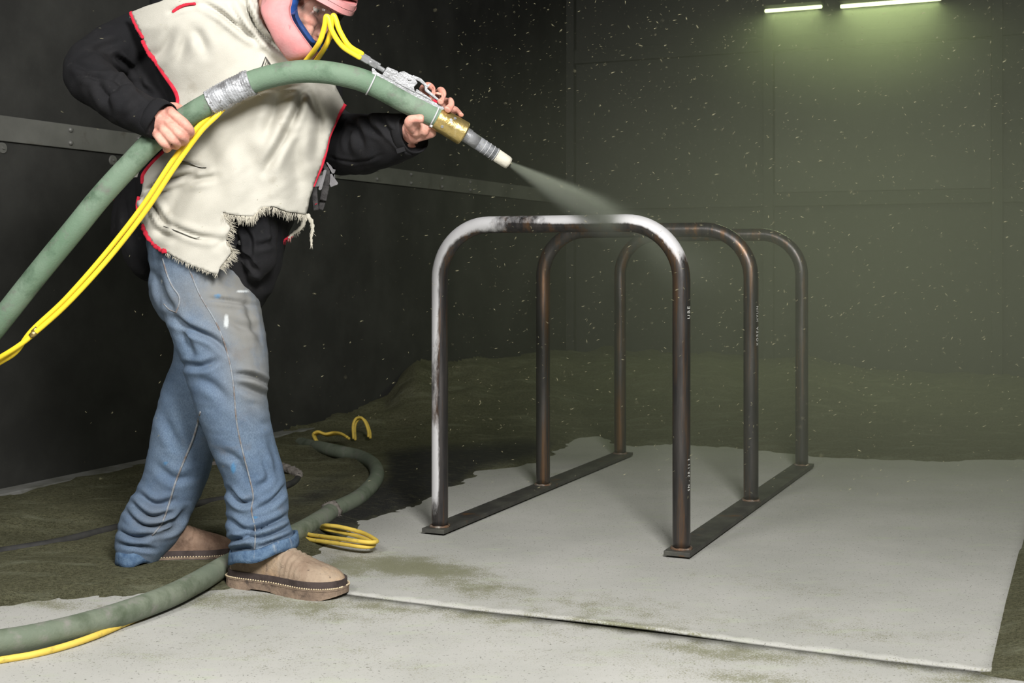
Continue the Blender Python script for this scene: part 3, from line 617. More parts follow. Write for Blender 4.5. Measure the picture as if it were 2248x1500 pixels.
# ---- limb rows shared by body and clothes (px, py, Y, half width px, half depth m)
NEAR_LEG = [(452, 560, 3.43, 112, .135), (456, 620, 3.42, 110, .135), (471, 690, 3.4, 101, .125), (494, 774, 3.375, 93, .112), (502, 830, 3.36, 88, .1), (508, 881, 3.355, 78, .09), (531, 966, 3.365, 70, .082), (558, 1046, 3.375, 65, .078), (566, 1110, 3.375, 66, .08), (567, 1150, 3.37, 66, .082), (573, 1178, 3.363, 69, .085), (581, 1212, 3.356, 73, .088)]
FAR_LEG = [(445, 580, 3.53, 90, .12), (457, 690, 3.55, 74, .11), (450, 790, 3.56, 68, .1), (428, 870, 3.57, 71, .095), (406, 950, 3.575, 71, .088), (393, 1020, 3.58, 71, .084), (372, 1078, 3.58, 66, .08), (344, 1130, 3.575, 67, .08), (326, 1165, 3.57, 66, .08), (312, 1196, 3.565, 56, .082), (304, 1218, 3.565, 48, .082)]
R_ARM = [(375, 62, 3.54, 62, .085), (310, 88, 3.48, 62, .07), (245, 112, 3.41, 57, .068), (200, 138, 3.35, 53, .064), (200, 172, 3.29, 54, .062), (250, 212, 3.22, 52, .06), (300, 242, 3.18, 46, .054), (352, 266, 3.155, 42, .046)]
L_ARM = [(680, 180, 3.58, 70, .085), (685, 265, 3.55, 72, .08), (735, 312, 3.5, 70, .072), (790, 316, 3.42, 66, .068), (845, 308, 3.34, 59, .062), (880, 300, 3.29, 52, .056), (905, 294, 3.262, 47, .05)]
sc_ = lambda rows, k, n=None: [(a, b, c, d*k, e*k) for a, b, c, d, e in (rows[:n] if n else rows)]
TORSO = [(478, 600, 3.45, 135, .15), (485, 540, 3.45, 150, .16), (490, 470, 3.46, 165, .17), (502, 400, 3.46, 175, .175), (525, 300, 3.46, 172, .17), (535, 200, 3.46, 182, .165), (515, 100, 3.46, 195, .16), (500, 30, 3.46, 190, .15), (515, -40, 3.46, 150, .12), (560, -90, 3.45, 80, .08)]
# ---- body: one continuous mesh
fvec = Vector((.80, -.22, -.56)).normalized(); lvec = Z.cross(fvec).normalized(); uvec = fvec.cross(lvec)
RH = Matrix((fvec, lvec, uvec)).transposed()
eyeR_l = Vector((.072, -.032, 0)); HO = P(703, 27, 3.265)-RH @ eyeR_l
HL = lambda x, y, z: HO+RH @ Vector((x, y, z))
bm = bmesh.new()
limb(bm, sc_(TORSO, .82)); limb(bm, sc_(NEAR_LEG, .7)[:-1], rnd=False); limb(bm, sc_(FAR_LEG, .7)[:-1], rnd=False); limb(bm, sc_(R_ARM, .66), rnd=False); limb(bm, sc_(L_ARM, .66), rnd=False)
for rows in ((P(573, 1190, 3.36), 511, 3.385, -25, .335), (P(318, 1175, 3.57), 266, 3.565, 16, .31)):
    bo = Vector(((rows[1]-CX)/F*rows[2], rows[2], .01)); bd_ = Vector((math.cos(math.radians(rows[3])), math.sin(math.radians(rows[3])), 0))*rows[4]
    tube(bm, [Vector(q) for q in spline([tuple(rows[0]), tuple(bo+bd_*.24+Z*.08), tuple(bo+bd_*.45+Z*.06), tuple(bo+bd_*.72+Z*.045)], 4)], .022, 16)
tube(bm, [P(560, 20, 3.45), P(600, 10, 3.41), HL(-.04, 0, -.06), HL(-.02, 0, .0)], [.085, .065, .062, .06], 20)
# head
ball(bm, HL(-.02, 0, .035), (.098, .077, .092), RH, 28); ball(bm, HL(.03, 0, -.03), (.058, .062, .085), RH, 24)
ball(bm, HL(.04, 0, -.075), (.047, .052, .042), RH, 20); ball(bm, HL(.073, 0, -.104), (.02, .024, .018), RH, 14)
for sgn in (-1, 1):
    ball(bm, HL(.058, .042*sgn, -.03), (.026, .02, .022), RH, 14); ball(bm, HL(.078, .028*sgn, .021), (.016, .024, .011), RH, 14)
    ball(bm, HL(-.012, .077*sgn, -.012), (.02, .008, .032), RH, 14); ball(bm, HL(.094, .013*sgn, -.046), (.012, .01, .01), RH, 12); ball(bm, HL(.072, .045*sgn, -.065), (.02, .017, .03), RH, 12)
tube(bm, [HL(.079, 0, .018), HL(.09, 0, -.01), HL(.103, 0, -.03), HL(.108, 0, -.043)], [.009, .0095, .0115, .0135], 14)
ball(bm, HL(.088, 0, -.066), (.012, .024, .007), RH, 12); ball(bm, HL(.086, 0, -.077), (.012, .02, .007), RH, 12); ball(bm, HL(.082, 0, -.055), (.014, .02, .014), RH, 12)
# hands
def hand(palm, fingers, thumb):
    for a, b, ra, rb in palm: tube(bm, [P(*a), P(*b)], [(ra*1.0, ra*.72), (rb, rb*.75)], 14, ref=(0, 1, 0))
    for rows, r in fingers+thumb:
        s = spline(rows, 4); n = len(s); tube(bm, [P(*q) for q in s], [r*1.07*(1.06-.2*i/(n-1))*(1+.07*math.cos(i/(n-1)*2*math.pi*2)) for i in range(n)], 14)
# right hand, back of the hand to the camera, closed over the hose
hand([((340, 262, 3.155), (378, 252, 3.155), .021, .014), ((332, 275, 3.155), (362, 264, 3.15), .02, .014), ((326, 286, 3.16), (350, 276, 3.15), .018, .013), ((320, 280, 3.16), (345, 288, 3.155), .018, .012), ((325, 268, 3.155), (352, 262, 3.152), .026, .024)],
     [([(366, 240, 3.168), (380, 250, 3.15), (396, 264, 3.14), (409, 276, 3.138), (418, 287, 3.15), (415, 296, 3.178)], .0118),
      ([(355, 255, 3.165), (370, 270, 3.147), (386, 285, 3.137), (398, 297, 3.137), (406, 305, 3.152), (402, 311, 3.18)], .0118),
      ([(344, 267, 3.165), (357, 283, 3.148), (370, 297, 3.138), (382, 308, 3.14), (390, 315, 3.156), (386, 320, 3.182)], .0112),
      ([(332, 279, 3.165), (343, 294, 3.15), (354, 308, 3.142), (363, 317, 3.145), (370, 323, 3.16), (366, 327, 3.182)], .0102)],
     [([(352, 245, 3.185), (372, 236, 3.215), (392, 238, 3.235), (404, 246, 3.24)], .012)])
# left hand, palm under the hose, fingers coming over the top from behind
hand([((895, 290, 3.25), (935, 275, 3.235), .024, .026), ((902, 285, 3.235), (922, 272, 3.21), .022, .018), ((905, 296, 3.235), (945, 284, 3.23), .022, .022), ((900, 278, 3.205), (915, 284, 3.2), .017, .02), ((908, 270, 3.2), (935, 284, 3.21), .014, .018), ((890, 296, 3.262), (925, 285, 3.24), .028, .026), ((920, 280, 3.24), (955, 262, 3.255), .024, .022), ((925, 275, 3.25), (965, 262, 3.262), .022, .02)],
     [([(945, 250, 3.268), (938, 218, 3.268), (930, 194, 3.255), (940, 188, 3.228), (951, 195, 3.203), (953, 203, 3.19)], .0105),
      ([(960, 252, 3.27), (960, 225, 3.27), (957, 202, 3.256), (968, 199, 3.226), (974, 210, 3.196), (969, 221, 3.18)], .0108),
      ([(972, 258, 3.27), (978, 238, 3.27), (978, 219, 3.258), (988, 218, 3.23), (991, 229, 3.2), (984, 239, 3.185)], .0104),
      ([(980, 264, 3.27), (990, 250, 3.272), (996, 240, 3.262), (1006, 242, 3.245), (1013, 250, 3.228)], .0088)],
     [([(916, 290, 3.215), (904, 281, 3.185), (898, 271, 3.168), (902, 263, 3.158), (913, 261, 3.155), (924, 261, 3.155)], .0115), ([(910, 284, 3.205), (910, 272, 3.18), (914, 266, 3.17)], .012)])
me = remesh(bm, .0026, 2); c = coords(me); nn = normals(me)
loc_ = (c-np.array(HO))@np.array(RH)                            # head space
d = np.zeros(len(c)); hd = (np.abs(loc_[:, 1]) < .1)&(loc_[:, 0] > .0)&(np.abs(loc_[:, 2]) < .13)
for sgn in (-1, 1):
    r2 = ((loc_[:, 1]-.032*sgn)/.02)**2+((loc_[:, 2]-.0)/.013)**2; d -= hd*.011*np.exp(-r2)
    d += hd*.003*np.exp(-((loc_[:, 1]-.05*sgn)/.02)**2-((loc_[:, 2]+.03)/.015)**2)
    r3 = polydist(loc_[:, 1], loc_[:, 2], [(.02*sgn, -.04), (.032*sgn, -.07)])[0]; d -= hd*.0025*np.exp(-(r3/.004)**2)
d -= hd*.003*np.exp(-((loc_[:, 2]+.0715)/.0022)**2-(loc_[:, 1]/.022)**2)
for z0 in (.028, .04, .052): d -= hd*.001*np.exp(-((loc_[:, 2]-z0)/.002)**2)*(np.abs(loc_[:, 1]) < .05)
setco(me, c+nn*d[:, None])
x, y = projpx(coords(me)); vattr(me, 'grime', .15+.5*((x > 620)&(y < 140))*(loc_[:, 2] < -.05))
body = link('body', me, M_skin, person)
M_eye = simple('eye_white', lin((196, 186, 176)), None, bump=0, rough=.3); M_iris = simple('iris', (.05, .05, .04), None, bump=0, rough=.15)
for sgn in (-1, 1):
    bm = bmesh.new(); ball(bm, HL(.0548, .032*sgn, .0), (.012, .012, .012), RH, 16); link('eye', bm_mesh(bm), M_eye, body)
    bm = bmesh.new(); ball(bm, HL(.0618, .032*sgn, -.001), (.006, .006, .006), RH, 12); link('iris', bm_mesh(bm), M_iris, body)
    bm = bmesh.new(); tube(bm, [HL(.069, .012*sgn+.008*sgn, .0075), HL(.0695, .032*sgn, .0095), HL(.062, .046*sgn, .006)], .0035, 8); link('eyelid', bm_mesh(bm), M_skin, body); bm = bmesh.new(); tube(bm, [HL(.067, .02*sgn, -.0085), HL(.067, .032*sgn, -.0095), HL(.061, .046*sgn, -.007)], .003, 8); link('eyelid', bm_mesh(bm), M_skin, body)
def hairs(name, surf, n, L, r, dirf, mat, par, seed):
    rr = random.Random(seed); bm = bmesh.new()
    for _ in range(n):
        p, q = surf(rr); dv = (dirf(rr)+Vector((rr.uniform(-.35, .35), rr.uniform(-.35, .35), rr.uniform(-.35, .35)))).normalized()
        l = L*rr.uniform(.5, 1.2); tube(bm, [HL(*p), HO+RH @ (Vector(p)+dv*l*.5+Vector(q)*.002), HO+RH @ (Vector(p)+dv*l)], [r, r, r*.4], 3, rnd=False)
    o = link(name, bm_mesh(bm), mat, par); o['kind'] = 'stuff'; return o
def must(rr):
    y = rr.uniform(-.036, .036); z = -.058-abs(y)*.35+rr.uniform(-.008, .006); return (.094-.9*y*y/.03*.9-.004+rr.uniform(-.003, .003), y, z), (1, 0, 0)
hairs('moustache', must, 420, .015, .0005, lambda rr: Vector((.25, rr.choice((-1, 1))*.5, -.8)), M_hair, body, 3)
def beard(rr):
    y = rr.uniform(-.05, .05); z = rr.uniform(-.11, -.078); return (.088-y*y/.05*1.05-(.0 if z > -.1 else .006), y, z), (1, 0, 0)
hairs('beard', beard, 420, .012, .0005, lambda rr: Vector((.4, 0, -.8)), M_greyhair, body, 4)
def scalp(rr):
    th = rr.uniform(-1.9, 1.9); z = rr.uniform(.085 if abs(th) < 1.05 else .0, .115); rr_ = math.sqrt(max(0, 1-((z-.035)/.094)**2)); return (-.02+.1*rr_*math.cos(th)*.98, .079*rr_*math.sin(th), z+.0), (0, 0, 1)
hairs('hair', scalp, 900, .022, .0008, lambda rr: Vector((-.1, rr.uniform(-.6, .6), -.3)), M_hair, body, 5)
def brow(rr):
    s = rr.choice((-1, 1)); y = s*rr.uniform(.014, .048); return (.092-abs(abs(y)-.03)*.3-abs(y)*.1, y, .021+rr.uniform(-.003, .003)), (1, 0, 0)
hairs('eyebrows', brow, 160, .009, .0006, lambda rr: Vector((.3, rr.uniform(-1, 1), .2)), M_hair, body, 6)
def burn(rr):
    s = rr.choice((-1, 1)); x_ = rr.uniform(.0, .03); return (x_, s*(.073-x_*.15), rr.uniform(-.04, .06)), (0, s, 0)
hairs('sideburns', burn, 260, .014, .0006, lambda rr: Vector((.3, 0, -.7)), M_greyhair, body, 8)
# ---- jeans
bm = bmesh.new(); limb(bm, NEAR_LEG, seg=32, rnd=False); limb(bm, FAR_LEG, seg=32, rnd=False)
limb(bm, [(445, 530, 3.47, 120, .17), (448, 590, 3.47, 114, .175), (440, 650, 3.47, 95, .15)])
ball(bm, P(392, 625, 3.44), (.075, .1, .11))
me = remesh(bm, .0045, 4)
fold(me, [  # creases traced along both legs
    ([(370, 690), (420, 722), (470, 745), (500, 775)], 7, .012), ([(400, 800), (440, 805), (480, 790)], 7, .009), ([(515, 822), (555, 826), (598, 850)], 6, .013), ([(520, 845), (560, 860), (590, 872)], 8, .008),
    ([(455, 655), (510, 662), (565, 672)], 5, .005), ([(495, 700), (540, 720), (572, 720)], 8, .005), ([(540, 655), (552, 700), (580, 760)], 8, .005),
    ([(345, 600), (360, 650), (388, 690)], 8, .007), ([(392, 700), (405, 740), (425, 790)], 9, .007), ([(430, 830), (470, 850), (500, 880)], 10, .006),
    ([(500, 1075), (530, 1105), (560, 1100)], 6, .013), ([(560, 1120), (600, 1100), (634, 1060)], 6, .009), ([(500, 1140), (545, 1165), (600, 1148), (634, 1130)], 6, .015), ([(515, 1165), (560, 1180), (610, 1168), (640, 1150)], 5, .011),
    ([(498, 1190), (530, 1182), (556, 1172)], 6, .012), ([(565, 1205), (600, 1190), (640, 1176)], 4, .008), ([(505, 1210), (535, 1205), (560, 1212)], 6, .010), ([(590, 960), (606, 1010), (604, 1060)], 9, .005), ([(480, 990), (520, 1010), (540, 1060)], 9, .006),
    ([(540, 900), (570, 930), (596, 930)], 9, .004), ([(575, 1000), (590, 1050), (560, 1075)], 7, .006),
    ([(300, 1082), (340, 1108), (385, 1100)], 7, .011), ([(290, 1105), (330, 1135), (370, 1128)], 6, .012), ([(280, 1125), (320, 1155), (380, 1148), (410, 1120)], 6, .013), ([(262, 1165), (300, 1180), (340, 1172)], 6, .012),
    ([(265, 1195), (300, 1200), (340, 1208)], 5, .008), ([(345, 1172), (380, 1162), (412, 1130)], 6, .01), ([(350, 900), (380, 960), (400, 1000)], 10, .005), ([(340, 1020), (380, 1050), (430, 1045)], 9, .006)])
c = coords(me); nn = normals(me); setco(me, c+nn*(.0015*wob(c*[1, 1, 1.2], 26, 50)+.003*wob(c*[1, 1, 1.6], 24, 51)*smoothstep(.3, .1, c[:, 2])+.0006*wob(c*[1, 1, 2], 70, 52))[:, None])
x, y = projpx(coords(me)); e = lambda px, py, rx, ry: np.exp(-((x-px)/rx)**2-((y-py)/ry)**2)
vattr(me, 'grime', np.clip(.95*e(520, 640, 85, 70)+.75*e(545, 740, 60, 90)+.6*e(570, 850, 60, 60)+.3*e(350, 1150, 60, 60)+.25*e(400, 650, 90, 60)+.15, 0, 1)*(coords(me)[:, 1] < 3.6))
vattr(me, 'white', .7*np.clip(4*(e(497, 705, 7, 19)+e(533, 640, 17, 3.5)+.8*e(355, 617, 3, 6)-.45), 0, 1)); vattr(me, 'paint', np.clip(3*(e(478, 650, 9, 5)+e(512, 1028, 6, 14)+e(363, 1018, 6, 3)+e(560, 1136, 6, 3)-.35), 0, 1)*.5)
jeans = link('jeans', me, M_denim, person)
from mathutils.bvhtree import BVHTree
def bvh(o):
    m = o.data; off = ORI[o]; return BVHTree.FromPolygons([v.co+off for v in m.vertices], [list(p.vertices) for p in m.polygons])
CAM0 = Vector((0, 0, H))
def onto(tree, px, py, lift=.001, fall=3.4):
    d_ = (P(px, py, 1)-CAM0).normalized(); hit = tree.ray_cast(CAM0, d_)
    return (hit[0]-d_*lift) if hit[0] is not None else P(px, py, fall)
tj = bvh(jeans)
def seam(rows, r, mat, par, tree, name, lift=0.0):
    bm = bmesh.new(); pts = [onto(tree, q[0], q[1], lift) for q in spline(rows, 10)]
    pts = [pts[0]]+[ (pts[i-1]+pts[i]*2+pts[i+1])/4 for i in range(1, len(pts)-1)]+[pts[-1]]
    tube(bm, pts, r, 6); return link(name, bm_mesh(bm), mat, par)
seam([(415, 590), (440, 650), (470, 700), (490, 745), (505, 800), (513, 850), (520, 930), (535, 1000), (548, 1050), (556, 1090), (552, 1120), (560, 1160), (560, 1190), (558, 1215)], .0022, M_seam, jeans, tj, 'side_seam')
seam([(440, 905), (425, 960), (405, 1010), (385, 1060), (370, 1110), (355, 1150), (335, 1175)], .003, M_seam, jeans, tj, 'inner_seam')
pk = [(357, 568), (366, 600), (378, 628), (392, 648), (394, 664), (387, 686)]
seam(pk, .0022, M_seam, jeans, tj, 'pocket_edge'); seam([(387, 686), (372, 680), (360, 668)], .0018, M_seam, jeans, tj, 'pocket_edge')
def hemband(rows, wid, name):
    bm = bmesh.new(); s = spline(rows, 8); pts = [onto(tj, q[0], q[1], .0015, q[2]) for q in s]; tube(bm, pts, [(wid, .0022)]*len(pts), 8, ref=(0, 1, 0), rnd=False); return link(name, bm_mesh(bm), M_hem, jeans)
# hems as rings of cloth round the ankles
def hem(c0, up, ra, rb, h, tilt):
    bm = bmesh.new(); n = 48; rg = []
    for j, (dz, k_) in enumerate(((h, .97), (h*.66, 1.0), (h*.33, 1.01), (0, 1.02), (0, .93), (h, .9))):
        rg.append([bm.verts.new(c0+Vector((math.cos(2*math.pi*i/n)*ra*k_, math.sin(2*math.pi*i/n)*rb*k_, dz+tilt*math.cos(2*math.pi*i/n)+.004*math.sin(5*2*math.pi*i/n)*(1 if j in (2, 3, 4) else .5)))) for i in range(n)])
    for a_, b_ in zip(rg, rg[1:]+rg[:1]):
        for i in range(n): bm.faces.new((a_[i], a_[(i+1) % n], b_[(i+1) % n], b_[i]))
    return link('hem', bm_mesh(bm), M_hem, jeans)
hem(P(579, 1214, 3.356), Z, .089, .094, .03, .0215); hem(P(303, 1229, 3.565), Z, .057, .088, .036, .006)
# ---- jacket
bm = bmesh.new(); limb(bm, sc_(TORSO, .93), seg=36); limb(bm, R_ARM, seg=32, rnd=False); limb(bm, L_ARM, seg=32, rnd=False)
limb(bm, [(300, 120, 3.48, 36, .05), (326, 180, 3.46, 40, .05), (360, 240, 3.44, 36, .05)])
limb(bm, [(365, 60, 3.5, 60, .08), (372, 150, 3.5, 55, .08), (385, 240, 3.5, 50, .08), (370, 330, 3.5, 50, .08), (350, 420, 3.52, 50, .08)])
limb(bm, [(315, 420, 3.55, 40, .07), (305, 480, 3.55, 46, .075), (312, 540, 3.54, 42, .075), (330, 578, 3.53, 42, .075)])          # tail hanging behind
limb(bm, [(560, 440, 3.38, 40, .06), (563, 520, 3.35, 44, .06), (568, 570, 3.34, 36, .05), (560, 602, 3.335, 20, .03)])               # loose front corner
limb(bm, [(275, 400, 3.6, 16, .05), (272, 470, 3.6, 24, .05), (270, 510, 3.6, 26, .05)])
limb(bm, [(560, 50, 3.47, 60, .09), (590, 0, 3.44, 55, .09), (600, -40, 3.43, 50, .085)])                                             # stand collar
me = remesh(bm, .005, 4)
fold(me, [([(255, 122), (275, 140), (293, 157)], 6, .011), ([(180, 166), (215, 172), (255, 169)], 6, .009), ([(245, 176), (270, 182), (293, 186)], 6, .010), ([(200, 110), (235, 100), (270, 90)], 8, .006), ([(160, 140), (190, 150), (230, 150)], 7, .007), ([(230, 215), (255, 195), (280, 175)], 7, .007), ([(215, 180), (235, 215), (240, 255)], 8, .007), ([(300, 170), (310, 195), (340, 210)], 8, .01), ([(270, 265), (300, 240), (330, 225)], 8, .004),
          ([(760, 250), (790, 290), (800, 330)], 7, .008), ([(805, 250), (815, 280), (840, 300)], 6, .008), ([(840, 258), (850, 285), (868, 300)], 6, .009), ([(720, 345), (780, 355), (840, 340)], 3, .003), ([(775, 280), (765, 310), (770, 340)], 6, .007), ([(860, 300), (880, 320), (915, 330)], 5, .006),
          ([(525, 490), (545, 520), (548, 570)], 6, .012), ([(560, 540), (580, 536), (605, 530)], 6, .007), ([(520, 550), (545, 575), (565, 600)], 5, .009), ([(590, 470), (600, 500), (602, 540)], 6, .006), ([(270, 430), (280, 480), (278, 520)], 6, .006)])
c = coords(me); nn = normals(me); setco(me, c+nn*(.0032*wob(c*[1, 1, 1.3], 30, 60)+.0016*wob(c, 75, 61))[:, None])
jacket = link('jacket', me, M_jacket, person); tk = bvh(jacket)
def cuff(c0, d, r, rd, name='cuff'):
    d = Vector(d).normalized(); bm = bmesh.new(); n = 40; s = d.cross(Vector((0, 1, 0))).normalized(); e_ = s.cross(d).normalized(); rg = []
    for dz, k_ in ((-.03, .95), (-.02, 1.02), (0, 1.04), (.004, 1.0), (0, .94), (-.03, .88)):
        rg.append([bm.verts.new(Vector(c0)+d*(dz+.003*math.sin(3*2*math.pi*i/n))+s*(math.cos(2*math.pi*i/n)*r*k_)+e_*(math.sin(2*math.pi*i/n)*rd*k_)) for i in range(n)])
    for a_, b_ in zip(rg, rg[1:]+rg[:1]):
        for i in range(n): bm.faces.new((a_[i], a_[(i+1) % n], b_[(i+1) % n], b_[i]))
    return link(name, bm_mesh(bm), M_jacket, jacket)
cuff(P(354, 266, 3.155), P(370, 278, 3.15)-P(340, 258, 3.16), .048, .05); cuff(P(906, 294, 3.26), P(930, 281, 3.24)-P(880, 302, 3.29), .049, .052)
bm = bmesh.new(); box(bm, P(880, 330, 3.225), (Vector((.9, 0, .3)).normalized(), Vector((0, 1, 0)), Vector((-.3, 0, .9)).normalized()), (.011, .004, .006), .001); link('cuff_tab', bm_mesh(bm), M_jacket, jacket, smooth=False)
bm = bmesh.new(); q = onto(tk, 527, 533, .001); tube(bm, [q, q-Vector((0, .004, 0))], .006, 16, rnd=False); link('button', bm_mesh(bm), M_black, jacket)
# ---- canvas vest
VO = [(288, 27), (320, 14), (352, 4), (400, -20), (470, -45), (540, -45), (562, -30), (565, 5), (571, 32), (584, 62), (602, 92), (624, 116), (650, 138), (705, 150), (730, 172), (738, 194), (757, 230), (744, 251), (733, 275), (722, 301), (716, 328), (710, 351), (699, 378), (688, 407), (685, 420), (679, 436), (676, 455), (671, 471), (651, 467), (636, 466), (620, 461), (607, 455), (595, 453), (583, 458), (573, 456), (566, 468), (556, 475), (538, 474), (517, 472), (503, 470), (489, 465), (494, 481), (499, 490), (506, 500), (503, 508), (500, 514), (497, 526), (499, 537), (505, 546), (508, 554), (500, 565), (491, 577), (483, 587), (478, 603), (458, 597), (441, 590), (420, 583), (399, 573), (380, 562), (364, 552), (352, 548), (343, 542), (334, 531), (326, 520), (320, 509), (315, 498), (309, 487), (305, 475), (300, 453), (302, 441), (308, 433), (312, 420), (314, 407), (312, 392), (318, 376), (332, 360), (353, 340), (362, 322), (372, 300), (385, 262), (390, 240), (390, 216), (381, 194), (356, 157), (331, 122), (316, 93), (311, 78), (300, 55)]  # neck edge cut back; black jacket collar there doubles as the helmet's shadow
VC = lambda y: np.interp(y, [-60, 60, 200, 300, 400, 480, 610], [470, 490, 545, 540, 503, 490, 470]); VW = lambda y: np.interp(y, [-60, 60, 200, 300, 400, 480, 610], [215, 222, 215, 205, 204, 204, 195])
def vestY(x, y):
    u_ = np.clip((x-VC(y))/VW(y), -1, 1)*.88; base = 3.52-.265*np.sqrt(np.clip(1-u_*u_, 0, 1))
    base += .02*np.clip((60-y)/100, 0, 1)+.05*np.clip((x-640)/100, 0, 1)*np.clip((180-y)/80, 0, 1)
    return base
def cloth(name, outline, yf, folds, mat, par, step=5, th=.003, mods=None):
    pts = []
    for i in range(len(outline)):
        a_, b_ = np.array(outline[i], float), np.array(outline[(i+1) % len(outline)], float); n = max(1, int(np.linalg.norm(b_-a_)/step))
        for k_ in range(n): pts.append(a_+(b_-a_)*k_/n)
    pts = np.array(pts); nb = len(pts)
    gx_, gy_ = np.meshgrid(np.arange(pts[:, 0].min(), pts[:, 0].max(), step), np.arange(pts[:, 1].min(), pts[:, 1].max(), step)); gx_ = gx_.ravel(); gy_ = gy_.ravel()
    ok = inpoly(gx_, gy_, [tuple(p) for p in pts]); bd_, _ = polydist(gx_, gy_, np.vstack([pts, pts[:1]])); ok &= bd_ > step*.6
    vv = [Vector(p) for p in pts]+[Vector(p) for p in zip(gx_[ok], gy_[ok])]
    r = geometry.delaunay_2d_cdt(vv, [(i, (i+1) % nb) for i in range(nb)], [], 1, 1e-5)
    xy = np.array([tuple(v) for v in r[0]]); Yv = yf(xy[:, 0], xy[:, 1]); dis = np.zeros(len(xy))
    for pl, wd, dp in folds:
        pl = spline(pl, 5) if len(pl) > 2 else np.array(pl, float); d_, t_ = polydist(xy[:, 0], xy[:, 1], pl); tp_ = np.sin(np.pi*np.clip(t_, .03, .97))**.5
        dis += tp_*dp*(np.exp(-(d_/wd)**2)-.6*np.exp(-((d_-2.1*wd)/(wd*1.2))**2))
    dis *= 1.55; dis += .0022*wob(xy, .03, 71)+.0008*wob(xy, .1, 72)
    Yv = Yv+dis; co = np.stack([(xy[:, 0]-CX)/F*Yv, Yv, H-(xy[:, 1]-HY)/F*Yv], 1)
    me = bpy.data.meshes.new(name); me.from_pydata(co.tolist(), [], [tuple(f) for f in r[2]]); o = link(name, me, mat, par)
    md = o.modifiers.new('thick', 'SOLIDIFY'); md.thickness = th; md.offset = 0
    return o, (lambda px, py: P(px, py, float(np.interp(0, [0], [yf(np.array([px], float), np.array([py], float))[0]]))))
vest, vp = cloth('vest', VO, vestY, [
    ([(449, 9), (490, 32), (530, 64), (570, 92)], 6, .014), ([(525, -10), (545, 30), (565, 65), (600, 98), (640, 128)], 6, .02), ([(537, -10), (548, 28), (560, 58)], 4, .012), ([(500, 15), (520, 38), (540, 60)], 4, .007),
    ([(414, 66), (403, 100), (394, 135)], 10, .005), ([(426, 60), (440, 85), (454, 116)], 10, .006), ([(372, 28), (400, 16), (440, 8)], 4, .005),
    ([(663, 200), (655, 230), (644, 266)], 7, .014), ([(647, 251), (620, 310), (581, 376)], 9, .010), ([(675, 196), (688, 230), (703, 266)], 7, .013), ([(695, 200), (700, 280), (690, 350)], 12, .011), ([(640, 300), (650, 370), (655, 440)], 16, .008), ([(610, 200), (600, 250), (580, 300)], 12, .009),
    ([(307, 434), (345, 405), (395, 388), (425, 380)], 6, .014), ([(307, 434), (340, 426), (370, 418)], 4, .010), ([(307, 436), (335, 450), (355, 480), (365, 495)], 6, .018), ([(312, 440), (325, 462), (335, 490)], 4, .010),
    ([(355, 485), (395, 505), (440, 520), (480, 524)], 6, .008), ([(375, 360), (415, 362), (450, 372)], 6, .007), ([(412, 398), (445, 392), (475, 388)], 7, .007), ([(340, 500), (360, 515), (385, 522)], 8, .008), ([(480, 540), (500, 525), (510, 515)], 9, .006),
    ([(430, 290), (470, 350), (480, 420)], 22, .006), ([(520, 300), (560, 380), (560, 440)], 24, .006), ([(330, 130), (360, 110), (380, 70)], 10, .006)], M_canvas, person)
# back panel of the vest, seen as a strip behind the hip
back, bpf = cloth('vest_back_panel', [(300, 30), (420, -30), (560, -40), (640, 30), (690, 150), (720, 260), (690, 380), (640, 430), (500, 440), (330, 440), (262, 432), (238, 436), (255, 380), (310, 300), (360, 200)], lambda x, y: 3.53+.2*np.sqrt(np.clip(1-((x-480)/260)**2, 0, 1)), [], M_canvas, vest, 12)
def strip_on(rows, wid, mat, par, name, lift=.004, yf=vestY, n=6, rag=0.0, seed=1):
    s = spline(rows, n); rr = random.Random(seed); pts = []
    for q in s:
        Yq_ = float(yf(np.array([q[0]]), np.array([q[1]]))[0])-lift; pts.append(P(q[0], q[1], Yq_)+Vector((rr.uniform(-1, 1), rr.uniform(-1, 1), rr.uniform(-1, 1)))*rag)
    bm = bmesh.new(); tube(bm, pts, [(wid*(1+rr.uniform(-.15, .15)*(rag > 0)), .003) for _ in pts], 8, ref=(0, 1, 0)); return link(name, bm_mesh(bm), mat, par)
for j, (rows, wd, rg) in enumerate((([(287, 27), (297, 52), (306, 70), (314, 82)], .0055, .001), ([(314, 90), (322, 108), (334, 126), (346, 142)], .006, .0015), ([(346, 142), (356, 158), (370, 178), (382, 196), (390, 216), (389, 232)], .0055, 0), ([(358, 334), (338, 354), (320, 375), (313, 388), (313, 402)], .0055, 0),
                                    ([(304, 433), (301, 448), (302, 464), (305, 476)], .004, 0), ([(312, 496), (322, 516), (336, 535), (350, 546), (364, 553)], .006, .002), ([(757, 230), (744, 252), (732, 277), (722, 301), (714, 335), (706, 362), (696, 386), (687, 408)], .0055, 0),
                                    ([(380, 26), (395, 15), (412, 9), (428, 8)], .0045, 0))):
    strip_on(rows, wd, M_red, vest, 'binding', seed=j, rag=rg)
strip_on([(236, 438), (252, 436), (266, 428), (272, 410)], .005, M_red, vest, 'binding', yf=lambda x, y: 3.53+.2*np.sqrt(np.clip(1-((x-480)/260)**2, 0, 1)))
bm = bmesh.new()
vpt = lambda q: P(q[0], q[1], float(vestY(np.array([q[0]], float), np.array([q[1]], float))[0]))
edge1 = [vpt(q) for q in spline([(489, 465), (517, 472), (540, 474), (556, 474), (573, 457), (595, 453), (620, 460), (651, 467), (671, 470)], 6)]
edge2 = [vpt(q) for q in spline([(489, 466), (494, 481), (505, 499), (500, 514), (497, 536), (506, 550), (505, 560), (492, 575), (482, 590)], 6)]
